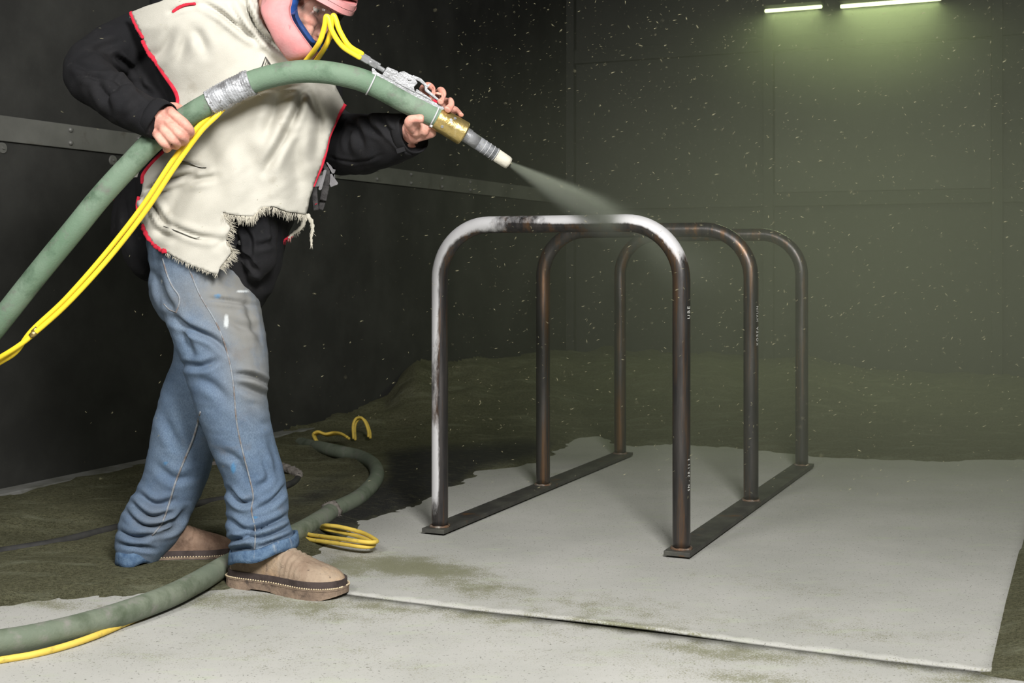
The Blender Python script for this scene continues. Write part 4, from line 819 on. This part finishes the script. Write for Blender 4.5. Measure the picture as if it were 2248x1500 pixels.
edge3 = [vpt(q) for q in spline([(364, 553), (399, 573), (441, 590), (478, 603)], 6)]; edge4 = [vpt(q) for q in spline([(288, 30), (300, 55), (312, 78)], 6)]
threads(bm, edge1, 330, .027, .0005, .5, out=lambda p: (.05, -.15, -1), seed=21, curl=.55); threads(bm, edge2, 240, .026, .0005, .35, out=lambda p: (1, -.15, -.25), seed=22, curl=.5)
threads(bm, edge3, 90, .012, .0005, .5, out=lambda p: (-.3, -.1, -1), seed=23); threads(bm, edge4, 50, .008, .0005, .4, out=lambda p: (-.6, -.1, -.6), seed=24)
fr = link('frayed_fringe', bm_mesh(bm), M_fray, vest); fr['kind'] = 'stuff'
# hanging torn tatters at the corner
for rows, r0, m_, nm, sd_ in (([(668, 470), (668, 485), (660, 500), (645, 512), (634, 522)], .007, M_fray, 'torn_tatter', 1), ([(674, 472), (684, 488), (686, 505), (683, 520), (684, 538)], .0065, M_fray, 'torn_tatter', 2), ([(642, 517), (632, 522), (622, 528)], .0045, M_red, 'torn_binding', 3)):
    s = spline(rows, 5); n = len(s); pts = [P(q[0], q[1], 3.42) for q in s]; bm = bmesh.new()
    tube(bm, pts, [(r0*(1-.55*i/(n-1))*(1+.25*math.sin(i*1.9)), r0*.4) for i in range(n)], 8, ref=(0, 1, 0)); threads(bm, pts, 60 if m_ is M_fray else 20, .016, .0005, .5, seed=30+sd_, curl=.5, out=lambda p: (.1, -.2, -1)); link(nm, bm_mesh(bm), m_, vest)
# stitched triangular badge
for pl, rr_ in (([(576, 148), (584, 126), (597, 147)], .0019), ([(587, 146), (584, 140), (587, 134), (590, 140), (587, 146)], .0008)):
    bm = bmesh.new(); tube(bm, [vpt(q)-Vector((0, .006, 0)) for q in spline(pl, 1)], rr_, 6); link('badge_print', bm_mesh(bm), M_black, vest)
for rows in ([(360, 497), (390, 508), (425, 522), (438, 521)], [(378, 345), (384, 357), (376, 368)], [(386, 356), (410, 357), (436, 367), (452, 368)], [(335, 398), (337, 412), (333, 428)]):
    strip_on(rows, .0006, M_black if rows[0][0] != 335 else M_fray, vest, 'stitching', .006)
# ---- harness strap with buckles hanging under the vest edge
strap = None
def ribbon(rows, wid, th, mat, par, name):
    s = spline(rows, 6); pts = [P(*q[:3]) for q in s]; bm = bmesh.new(); tube(bm, pts, [(wid, th)]*len(pts), 10, ref=(0, 1, 0), rnd=False); return link(name, bm_mesh(bm), mat, par, smooth=True)
strap = ribbon([(712, 350, 3.46), (717, 372, 3.44), (718, 395, 3.43), (712, 425, 3.43), (708, 445, 3.43), (703, 460, 3.43)], .008, .003, M_strap, person, 'harness_strap')
ribbon([(690, 412, 3.42), (691, 430, 3.41), (692, 445, 3.41), (694, 462, 3.41)], .0075, .003, M_strap, strap, 'strap_tail')
ribbon([(716, 408, 3.42), (712, 425, 3.42), (709, 440, 3.42)], .0095, .005, M_strap, strap, 'strap_keeper')
def plate(name, prof, Y, th, mat, par):
    bm = bmesh.new(); f = [bm.verts.new(P(x_, y_, Y)) for x_, y_ in prof]; g = [bm.verts.new(P(x_, y_, Y)+Vector((0, th, 0))) for x_, y_ in prof]; n = len(prof); bm.faces.new(f); bm.faces.new(g[::-1])
    for i in range(n): bm.faces.new((f[i], f[(i+1) % n], g[(i+1) % n], g[i]))
    bmesh.ops.recalc_face_normals(bm, faces=bm.faces); bmesh.ops.bevel(bm, geom=list(bm.edges), offset=.0008, segments=2, affect='EDGES'); return link(name, bm_mesh(bm), mat, par, smooth=False)
plate('buckle', [(721, 383), (733, 380), (736, 373), (731, 372), (722, 357), (717, 357), (729, 379), (735, 384), (735, 392), (742, 402), (741, 405), (726, 411), (722, 402)], 3.435, .006, M_buckle, strap)
plate('buckle', [(700, 386), (712, 384), (711, 396), (706, 408), (688, 411), (692, 400)], 3.415, .007, M_buckle, strap)
plate('buckle_prong', [(710, 374), (714, 372), (717, 374), (712, 394), (706, 416), (702, 418), (699, 416), (702, 404), (706, 393)], 3.41, .006, M_buckle, strap)
plate('red_tag', [(691, 448), (697, 446), (697, 447.5), (691, 450)], 3.405, .002, M_red, strap)
# ---- boots
def boot(hx, hy, hY, ang, L, Wd, mats, label, shaft=.21):
    """heel back at a pixel on the floor, toe direction ang (radians, + away from camera)"""
    X = (hx-CX)/F*hY; dv = Vector((math.cos(ang), math.sin(ang), 0)); sv = Vector((-dv.y, dv.x, 0)); o_ = Vector((X, hY, .010))
    pt = lambda t, s, z: o_+dv*(t*L)+sv*(s*Wd/2)+Z*z
    T = np.array([0, .02, .06, .15, .3, .45, .6, .72, .82, .9, .96, .99, 1.0]); Wt = np.array([.18, .4, .56, .66, .66, .68, .84, .98, .98, .86, .6, .35, .12])
    Ht = np.array([.05, .078, .092, .1, .102, .093, .073, .056, .047, .039, .03, .024, .014])
    ts = np.linspace(0, 1, 34); ts = .5-.5*np.cos(np.pi*ts)*.999; wt = np.interp(ts, T, Wt); ht = np.interp(ts, T, Ht)
    wsm = lambda a_: np.convolve(np.pad(a_, 1, 'edge'), [.25, .5, .25], 'valid'); ht = wsm(wsm(ht))
    bm = bmesh.new(); rg = []; m = 22
    for t, w_, h_ in zip(ts, wt, ht):
        row = []
        for j in range(m):
            an = math.pi*j/(m-1); cx_ = math.cos(an); sx_ = math.sin(an); ex = .8
            row.append(bm.verts.new(pt(t, w_*math.copysign(abs(cx_)**ex, cx_), 0.02+h_*sx_**.85)))
        rg.append(row)
    for a_, b_ in zip(rg[:-1], rg[1:]):
        for j in range(m-1): bm.faces.new((a_[j], a_[j+1], b_[j+1], b_[j]))
        bm.faces.new((a_[0], b_[0], b_[-1], a_[-1]))
    bm.faces.new(rg[0]); bm.faces.new(rg[-1][::-1])
    me = bm_mesh(bm); me = eval_mesh(me, [('SUBSURF', dict(levels=2, render_levels=2))])
    bm = bmesh.new(); bm.from_mesh(me)
    tube(bm, [pt(.27, 0, .07), pt(.255, 0, .1), pt(.24, 0, .1+(shaft-.1)*.5), pt(.23, 0, shaft)], [(.062, .048), (.066, .05), (.064, .05), (.066, .052)], 28, ref=sv, rnd=False)   # shaft going up into the trouser leg
    me = bm_mesh(bm); c_ = coords(me)
    tt = (c_-np.array(o_))@np.array(dv)/L; ss = (c_-np.array(o_))@np.array(sv)
    cr = np.exp(-((tt-.6)/.1)**2)*(.0018*np.sin(tt*L*420+ss*35+2.2*np.sin(ss*70+tt*9)))+.0012*wob(c_, 70, 80); setco(me, c_+normals(me)*(cr*np.clip(normals(me)[:, 2]+.5, 0, 1))[:, None])
    b_o = link('boot', me, mats[0], person); b_o['label'] = label
    def outline(off, n=90):
        pts = []
        for i in range(n):
            u_ = i/n*2; side = 1 if u_ < 1 else -1; t = u_ if u_ < 1 else 2-u_; t = .5-.5*math.cos(math.pi*t); w_ = float(np.interp(t, T, Wt))
            pts.append((t, side*w_))
        return pts, off
    def band(name, z0, z1, off, mat, zb=None):
        pts, _ = outline(0); bm = bmesh.new(); lo = []; hi = []
        cen = .5
        for t, s in pts:
            t2 = cen+(t-cen)*(1+2*off/L); s2 = s+math.copysign(off/(Wd/2), s)*min(1, abs(s)/.3)
            z0_ = zb(t) if zb else z0
            lo.append(bm.verts.new(pt(t2, s2, z0_))); hi.append(bm.verts.new(pt(t2, s2, z1)))
        n = len(pts); bm.faces.new(hi); bm.faces.new(lo[::-1])
        for i in range(n): bm.faces.new((lo[i], lo[(i+1) % n], hi[(i+1) % n], hi[i]))
        me_ = bm_mesh(bm); return link(name, me_, mat, b_o, smooth=False)
    band('rand', .02, .037, .0025, mats[1]); band('welt', .0155, .0205, .0065, mats[4])
    band('sole', 0, .016, .0055, mats[2], zb=lambda t: (-.010 if t < .26 else (-.002 if t < .3 else -.002-.008*min(1, max(0, (t-.42)/.15)) if t < .82 else -.010+.013*((t-.82)/.18)**1.5)))
    bm = bmesh.new(); pts, _ = outline(0, 130)
    for i, (t, s) in enumerate(pts):
        t2 = .5+(t-.5)*(1+2*.006/L); s2 = s+math.copysign(.006/(Wd/2), s)*min(1, abs(s)/.3); ball(bm, pt(t2, s2, .0215), (.0024, .0024, .0022), seg=6)
    o = link('welt_stitching', bm_mesh(bm), mats[3], b_o)
    return b_o, pt
b1, pt1 = boot(511, 0, 3.385, math.radians(-25), .335, .122, (M_leather, M_rand, M_sole, M_welt, M_sole), 'pale scuffed tan leather boot stepping forward', .135)
b2, pt2 = boot(266, 0, 3.565, math.radians(16), .31, .118, (M_leather2, M_rand, M_sole2, M_welt, M_sole), 'darker brown leather boot planted behind', .125)
bm = bmesh.new(); q = pt1(.22, -.62, .105); 
tube(bm, [pt1(.2, -.64, .125), pt1(.21, -.66, .11), pt1(.24, -.665, .1), pt1(.27, -.66, .11), pt1(.28, -.63, .125)], .004, 8); link('elastic_gore', bm_mesh(bm), M_rand, b1)
# ---- helmet
NR = 3.195
RIM = [(650, -110, 3.30), (642, -60, 3.24), (640, 0, 3.205), (636, 20, NR), (640, 42, 3.19), (654, 65, 3.188), (670, 88, 3.19), (690, 112, 3.21), (703, 112, 3.26), (708, 92, 3.32), (714, 55, 3.37), (718, 10, 3.4), (718, -50, 3.4), (700, -110, 3.36)]
BCK = [(610, -130, 3.34), (592, -60, 3.25), (585, 0, 3.215), (574, 17, 3.21), (577, 35, 3.205), (594, 71, 3.205), (610, 101, 3.21), (635, 133, 3.225), (662, 146, 3.29), (682, 136, 3.38), (690, 95, 3.46), (682, 40, 3.5), (670, -50, 3.5), (640, -130, 3.42)]
def loft(rowsets, closed=True, n=6):
    bm = bmesh.new(); rs = []
    for r in rowsets:
        s = spline(list(r)+([r[0]] if closed else []), n); s = s[:-1] if closed else s; rs.append([bm.verts.new(P(*q)) for q in s])
    m = len(rs[0])
    for a_, b_ in zip(rs[:-1], rs[1:]):
        for i in range(m if closed else m-1): bm.faces.new((a_[i], a_[(i+1) % m], b_[(i+1) % m], b_[i]))
    return bm_mesh(bm)
mid = lambda A_, B_, t, dY=0: [tuple(np.array(a_)*(1-t)+np.array(b_)*t+np.array((0, 0, dY*(1 if a_[2] > 3.3 else -1)))) for a_, b_ in zip(A_, B_)]
BCK2 = [(600-.1*(640-x_), y_-60, Y_*.5+3.36*.5) for x_, y_, Y_ in BCK]; BCK3 = [(610, -170, 3.36)]*len(BCK)
me = loft([RIM, mid(RIM, BCK, .08, .008), mid(RIM, BCK, .5, .014), mid(RIM, BCK, .95, .008), BCK, [((x_*.7+.3*610), y_-75, Y_*.55+3.36*.45) for x_, y_, Y_ in BCK]])
helmet = link('helmet', me, M_pink, person); md = helmet.modifiers.new('thick', 'SOLIDIFY'); md.thickness = .004; md.offset = -1 if False else 0
inn = [(x_+(17 if Y_ < 3.3 else -8), y_-4, Y_+(.022 if Y_ < 3.3 else -.022)) for x_, y_, Y_ in RIM]
link('liner', loft([mid(RIM, BCK, .02), inn, [(x_-12, y_-2, Y_+(.012 if Y_ < 3.3 else -.012)) for x_, y_, Y_ in inn]]), M_blue, helmet)
bm = bmesh.new(); s = spline(RIM+[RIM[0]], 6); tube(bm, [P(*q) for q in s], .0024, 8, caps=False); link('rim', bm_mesh(bm), M_pink, helmet)
LID = [(640, -42, 3.19), (690, -10, 3.165), (722, 8, 3.165), (752, 24, 3.185), (773, 30, 3.225), (780, 22, 3.29), (776, 4, 3.36), (755, -30, 3.41)]
def sweep(rows, prof, mat, par, name, smooth=False):
    """prof: (inward m, up m) closed section swept along the lid's rim"""
    s = spline(rows, 8); cen = P(690, -30, 3.29); bm = bmesh.new(); rg = []
    for q in s:
        p = P(*q); i_ = (cen-p); i_.z *= .3; i_.normalize(); up = Vector((.45, .05, .9)).normalized(); rg.append([bm.verts.new(p+i_*a_+up*b_) for a_, b_ in prof])
    n = len(prof)
    for a_, b_ in zip(rg[:-1], rg[1:]):
        for i in range(n): bm.faces.new((a_[i], a_[(i+1) % n], b_[(i+1) % n], b_[i]))
    bm.faces.new(rg[0]); bm.faces.new(rg[-1][::-1]); return link(name, bm_mesh(bm), mat, par, smooth=smooth)
sweep(LID, [(0, -.007), (0, .006), (.03, .008), (.03, -.006)], M_pink, helmet, 'visor_frame'); sweep(LID, [(.002, .0075), (.004, .02), (.012, .024), (.07, .03), (.07, .009)], M_pink, helmet, 'lid'); sweep(LID, [(.003, .0055), (.003, .0085), (.02, .0085), (.02, .0055)], M_black, helmet, 'gasket')
bm = bmesh.new(); q = P(760, -4, 3.27); tube(bm, [q, q+Vector((.012, 0, .05))], [.03, .022], 20, rnd=False); link('lid_boss', bm_mesh(bm), M_pink, helmet)
bm = bmesh.new(); ball(bm, (0, 0, 0), (.122, .112, .16), seg=36)
bmesh.ops.bisect_plane(bm, geom=list(bm.verts)+list(bm.edges)+list(bm.faces), plane_co=(0, 0, .06), plane_no=(.12, 0, -1), clear_outer=True)
bm.transform(Matrix.Translation(HL(-.012, 0, 0)) @ RH.to_4x4()); crown = link('crown', bm_mesh(bm), M_pink, helmet); md = crown.modifiers.new('thick', 'SOLIDIFY'); md.thickness = .004
def lensmat():
    k = N('scratched_clear_lens'); tr = k.n('ShaderNodeBsdfTransparent', i_0=(.96, .965, .96, 1)); gl = k.n('ShaderNodeBsdfGlossy'); gl.inputs['Roughness'].default_value = .12
    df = k.n('ShaderNodeBsdfDiffuse', i_0=(.5, .5, .48, 1)); m1 = k.n('ShaderNodeMixShader', i_0=.012); k.l(tr.outputs[0], m1.inputs[1]); k.l(df.outputs[0], m1.inputs[2])
    fr_ = k.n('ShaderNodeFresnel', i_IOR=1.12); m2 = k.n('ShaderNodeMixShader'); k.l(fr_.outputs[0], m2.inputs[0]); k.l(m1.outputs[0], m2.inputs[1]); k.l(gl.outputs[0], m2.inputs[2]); k.l(m2.outputs[0], k.out.inputs[0]); return k.m
TOPL = [(690, -8, 3.19), (716, 4, 3.175), (742, 18, 3.19), (760, 25, 3.235), (765, 18, 3.3), (760, 0, 3.36)]
BOTL = [(640, 30, 3.192), (655, 66, 3.188), (682, 102, 3.2), (702, 108, 3.25), (720, 78, 3.33), (735, 30, 3.39)]
me = loft([TOPL, mid(TOPL, BOTL, .3, .004), mid(TOPL, BOTL, .7, .006), BOTL], closed=False); lens = link('lens', me, lensmat(), helmet); md = lens.modifiers.new('thick', 'SOLIDIFY'); md.thickness = .0012
# ------------------------------------------------------------------ fluorescent lights under the ceiling
def lamp(px0, py0, px1, py1, Y0, label):
    a_ = P(px0, py0, Y0); dd_ = V*1.0; t = ((px1-CX)/F*a_.y-a_.x)/(V.x-(px1-CX)/F*V.y); b_ = a_+V*t; ln = (b_-a_).length; c_ = (a_+b_)/2
    e_ = empty('fluorescent_light', c_+Z*.1, label, 'light fixture'); bm = bmesh.new(); box(bm, c_+Z*.05, (V, U, Z), (ln/2+.02, .07, .03), .006); link('housing', bm_mesh(bm), M_wall2, e_, smooth=False)
    bm = bmesh.new(); box(bm, c_+Z*(.08+(HC-c_.z-.08)/2), (V, U, Z), (.012, .012, (HC-c_.z-.08)/2)); link('hanger', bm_mesh(bm), M_wall2, e_, smooth=False)
    k = N('fluorescent_glow'); k.b.inputs['Emission Color'].default_value = (.84, 1, .5, 1); k.b.inputs['Emission Strength'].default_value = 1.7; k.set((.9, .95, .8))
    k.m.cycles.emission_sampling = 'NONE'
    la = bpy.data.lights.new('fluorescent_lamp', 'AREA'); la.shape = 'RECTANGLE'; la.size = ln; la.size_y = .1; la.energy = 16*ln; la.color = (.84, 1, .56)
    lo_ = bpy.data.objects.new('fluorescent_lamp', la); COL.objects.link(lo_); lo_.location = c_-Z*.02; lo_.rotation_euler = (0, 0, -TH)
    for s in (-1, 1):
        bm = bmesh.new(); tube(bm, [a_+U*.03*s+Z*.006*s, b_+U*.03*s+Z*.006*s], .011, 10); link('tube', bm_mesh(bm), k.m, e_)
lamp(1850, 14, 2062, 6, 7.3, 'brighter fluorescent fixture seen through the dust')
lamp(1684, 24, 1800, 20, 7.9, 'fainter fluorescent fixture beyond the brighter one')
# ------------------------------------------------------------------ dust in the air
def volmat(name, col, build, aniso=.3):
    m = bpy.data.materials.new(name); m.use_nodes = True; t = m.node_tree; t.nodes.remove(t.nodes['Principled BSDF'])
    v = t.nodes.new('ShaderNodeVolumeScatter'); v.inputs['Color'].default_value = (*col, 1); v.inputs['Anisotropy'].default_value = aniso; ab = t.nodes.new('ShaderNodeVolumeAbsorption'); ab.inputs['Color'].default_value = (*col, 1); ad = t.nodes.new('ShaderNodeAddShader'); t.links.new(v.outputs[0], ad.inputs[0]); t.links.new(ab.outputs[0], ad.inputs[1])
    t.links.new(ad.outputs[0], t.nodes['Material Output'].inputs['Volume']); build(t, v); t.links.new(v.inputs['Density'].links[0].from_socket, ab.inputs['Density']); return m
def haze_build(t, v):
    tc = t.nodes.new('ShaderNodeTexCoord'); ln = t.nodes.new('ShaderNodeVectorMath'); ln.operation = 'LENGTH'; t.links.new(tc.outputs['Object'], ln.inputs[0])
    mr = t.nodes.new('ShaderNodeMapRange'); mr.interpolation_type = 'SMOOTHSTEP'; t.links.new(ln.outputs['Value'], mr.inputs['Value'])
    mr.inputs['From Min'].default_value = 0; mr.inputs['From Max'].default_value = 1; mr.inputs['To Min'].default_value = .2; mr.inputs['To Max'].default_value = 0
    t.links.new(mr.outputs[0], v.inputs['Density'])
bm = bmesh.new(); bmesh.ops.create_uvsphere(bm, u_segments=32, v_segments=20, radius=1); me = bm_mesh(bm)
hz = bpy.data.objects.new('dust_haze', me); COL.objects.link(hz); hz.location = (1.6, 5.3, .7); hz.scale = (2.4, 3.0, 1.75); me.materials.append(volmat('olive_dust_haze', (.87, .93, .68), haze_build, 0.0)); tag(hz, 'olive dust haze hanging over the bike rack', 'dust', kind='stuff')
bm = bmesh.new(); bmesh.ops.create_uvsphere(bm, u_segments=24, v_segments=14, radius=1); me = bm_mesh(bm)
gl = bpy.data.objects.new('dust_haze', me); COL.objects.link(gl); gl.location = P(1915, 30, 7.45); gl.rotation_euler = (0, 0, -TH); gl.scale = (1.7, .75, .75)  # extra dense dust volume, added to give the lamps a soft glow
def glow_build(t, v):
    haze_build(t, v); t.nodes['Map Range'].inputs['To Min'].default_value = .28
me.materials.append(volmat('added_glow_dust', (.9, .96, .7), glow_build, 0.0)); tag(gl, 'added dust volume giving the fluorescent lights a soft glow', 'dust', kind='stuff')
def spray_build(t, v):
    tc = t.nodes.new('ShaderNodeTexCoord'); sx = t.nodes.new('ShaderNodeSeparateXYZ'); t.links.new(tc.outputs['Object'], sx.inputs[0])
    def mth(op, a, b=None):
        n = t.nodes.new('ShaderNodeMath'); n.operation = op
        for i, q in enumerate((a, b)):
            if q is None: continue
            if hasattr(q, 'links'): t.links.new(q, n.inputs[i])
            else: n.inputs[i].default_value = q
        return n.outputs[0]
    x, y, z = sx.outputs; r = mth('SQRT', mth('ADD', mth('MULTIPLY', y, y), mth('MULTIPLY', z, z)))
    rad = mth('ADD', mth('MULTIPLY', x, .13), .009); q = mth('DIVIDE', r, rad); fall = mth('MAXIMUM', mth('SUBTRACT', 1, q), 0); fall = mth('MULTIPLY', mth('MULTIPLY', fall, fall), mth('ADD', fall, .3))
    core = mth('DIVIDE', 8.0, mth('ADD', rad, .0)); core = mth('MULTIPLY', core, mth('DIVIDE', 1, mth('ADD', 1, mth('MULTIPLY', mth('MULTIPLY', x, x), 2.5))))
    fd = t.nodes.new('ShaderNodeMapRange'); fd.interpolation_type = 'SMOOTHSTEP'; fd.inputs['From Min'].default_value = .42; fd.inputs['From Max'].default_value = .64; fd.inputs['To Min'].default_value = 1; fd.inputs['To Max'].default_value = .16
    t.links.new(x, fd.inputs['Value']); core = mth('MULTIPLY', core, fd.outputs[0])   # the jet breaks up on the top bar
    nz = t.nodes.new('ShaderNodeTexNoise'); nz.inputs['Scale'].default_value = 14; mp_ = t.nodes.new('ShaderNodeMapping'); mp_.inputs['Scale'].default_value = (.35, 1, 1); t.links.new(tc.outputs['Object'], mp_.inputs[0]); t.links.new(mp_.outputs[0], nz.inputs['Vector'])
    t.links.new(mth('MULTIPLY', mth('MULTIPLY', fall, core), mth('ADD', mth('MULTIPLY', nz.outputs['Fac'], 1.2), .2)), v.inputs['Density'])
SL = 1.35; n = 28; bm = bmesh.new(); tube(bm, [Vector((SL*k_/12-.0, 0, 0)) for k_ in range(13)], [.009+.13*SL*k_/12 for k_ in range(13)], n, rnd=False); me = bm_mesh(bm)
sp = bpy.data.objects.new('blast_spray', me); COL.objects.link(sp); tipw = nb+d2*(nl+.001); aim = (P(1395, 520, 3.9)-tipw).normalized()
sp.location = tipw; sp.rotation_euler = aim.to_track_quat('X', 'Z').to_euler(); me.materials.append(volmat('blast_spray', (.9, .98, .78), spray_build, .2)); tag(sp, 'pale jet of abrasive spraying from the nozzle', 'spray', kind='stuff')
M_grain = simple('airborne_grain', lin((136, 132, 104)), lin((102, 97, 72)), 8, .8, bump=0)
r = np.random.default_rng(11); NV = 9000
verts = []; faces = []
def grain(c, d, L, wd):
    d = Vector(d).normalized(); s = d.cross(Vector((.3, .8, .5))).normalized(); e_ = d.cross(s); b0 = len(verts); c = Vector(c)
    for v_ in (c+d*L, c+s*wd, c+e_*wd, c-s*wd, c-e_*wd, c-d*L*.6): verts.append(tuple(v_))
    for i in range(4): faces.append((b0, b0+1+i, b0+1+(i+1) % 4)); faces.append((b0+5, b0+1+(i+1) % 4, b0+1+i))
for _ in range(NV):
    Y = 1.1+7.2*r.random()**.8; px = 60+2200*r.random()**.62; py = -20+1120*r.random()
    if py > 950 and r.random() < .6: continue
    if px < 1000 and r.random() < .62: continue
    if Y < 1.8 and r.random() < .75: continue
    p = P(px, py, Y)
    if (p-W0).dot(V) < .15 or (p-corner).dot(U) > -.2 or p.z < .05: continue
    if p.x < -.3 and abs(p.y-3.4) < .45: continue
    big = r.random() < .03; L = r.uniform(.0014, .0055)*(1.3 if big else 1)*(.7+Y*.12); wd = r.uniform(.00028, .00056)*(2.0 if big else 1)*(.7+Y*.1)
    if Y < 2.0: L *= .45; wd *= .6
    grain(p, (r.uniform(-1, 1), r.uniform(-.4, .4), r.uniform(-1, .6)) if r.random() < .6 else (.8, .1, r.uniform(.1, .5)), L, wd)
me = bpy.data.meshes.new('grains'); me.from_pydata(verts, [], faces); tag(link('airborne_grit', me, M_grain, smooth=False), 'specks of grit flying through the air of the booth', 'dust', kind='stuff')
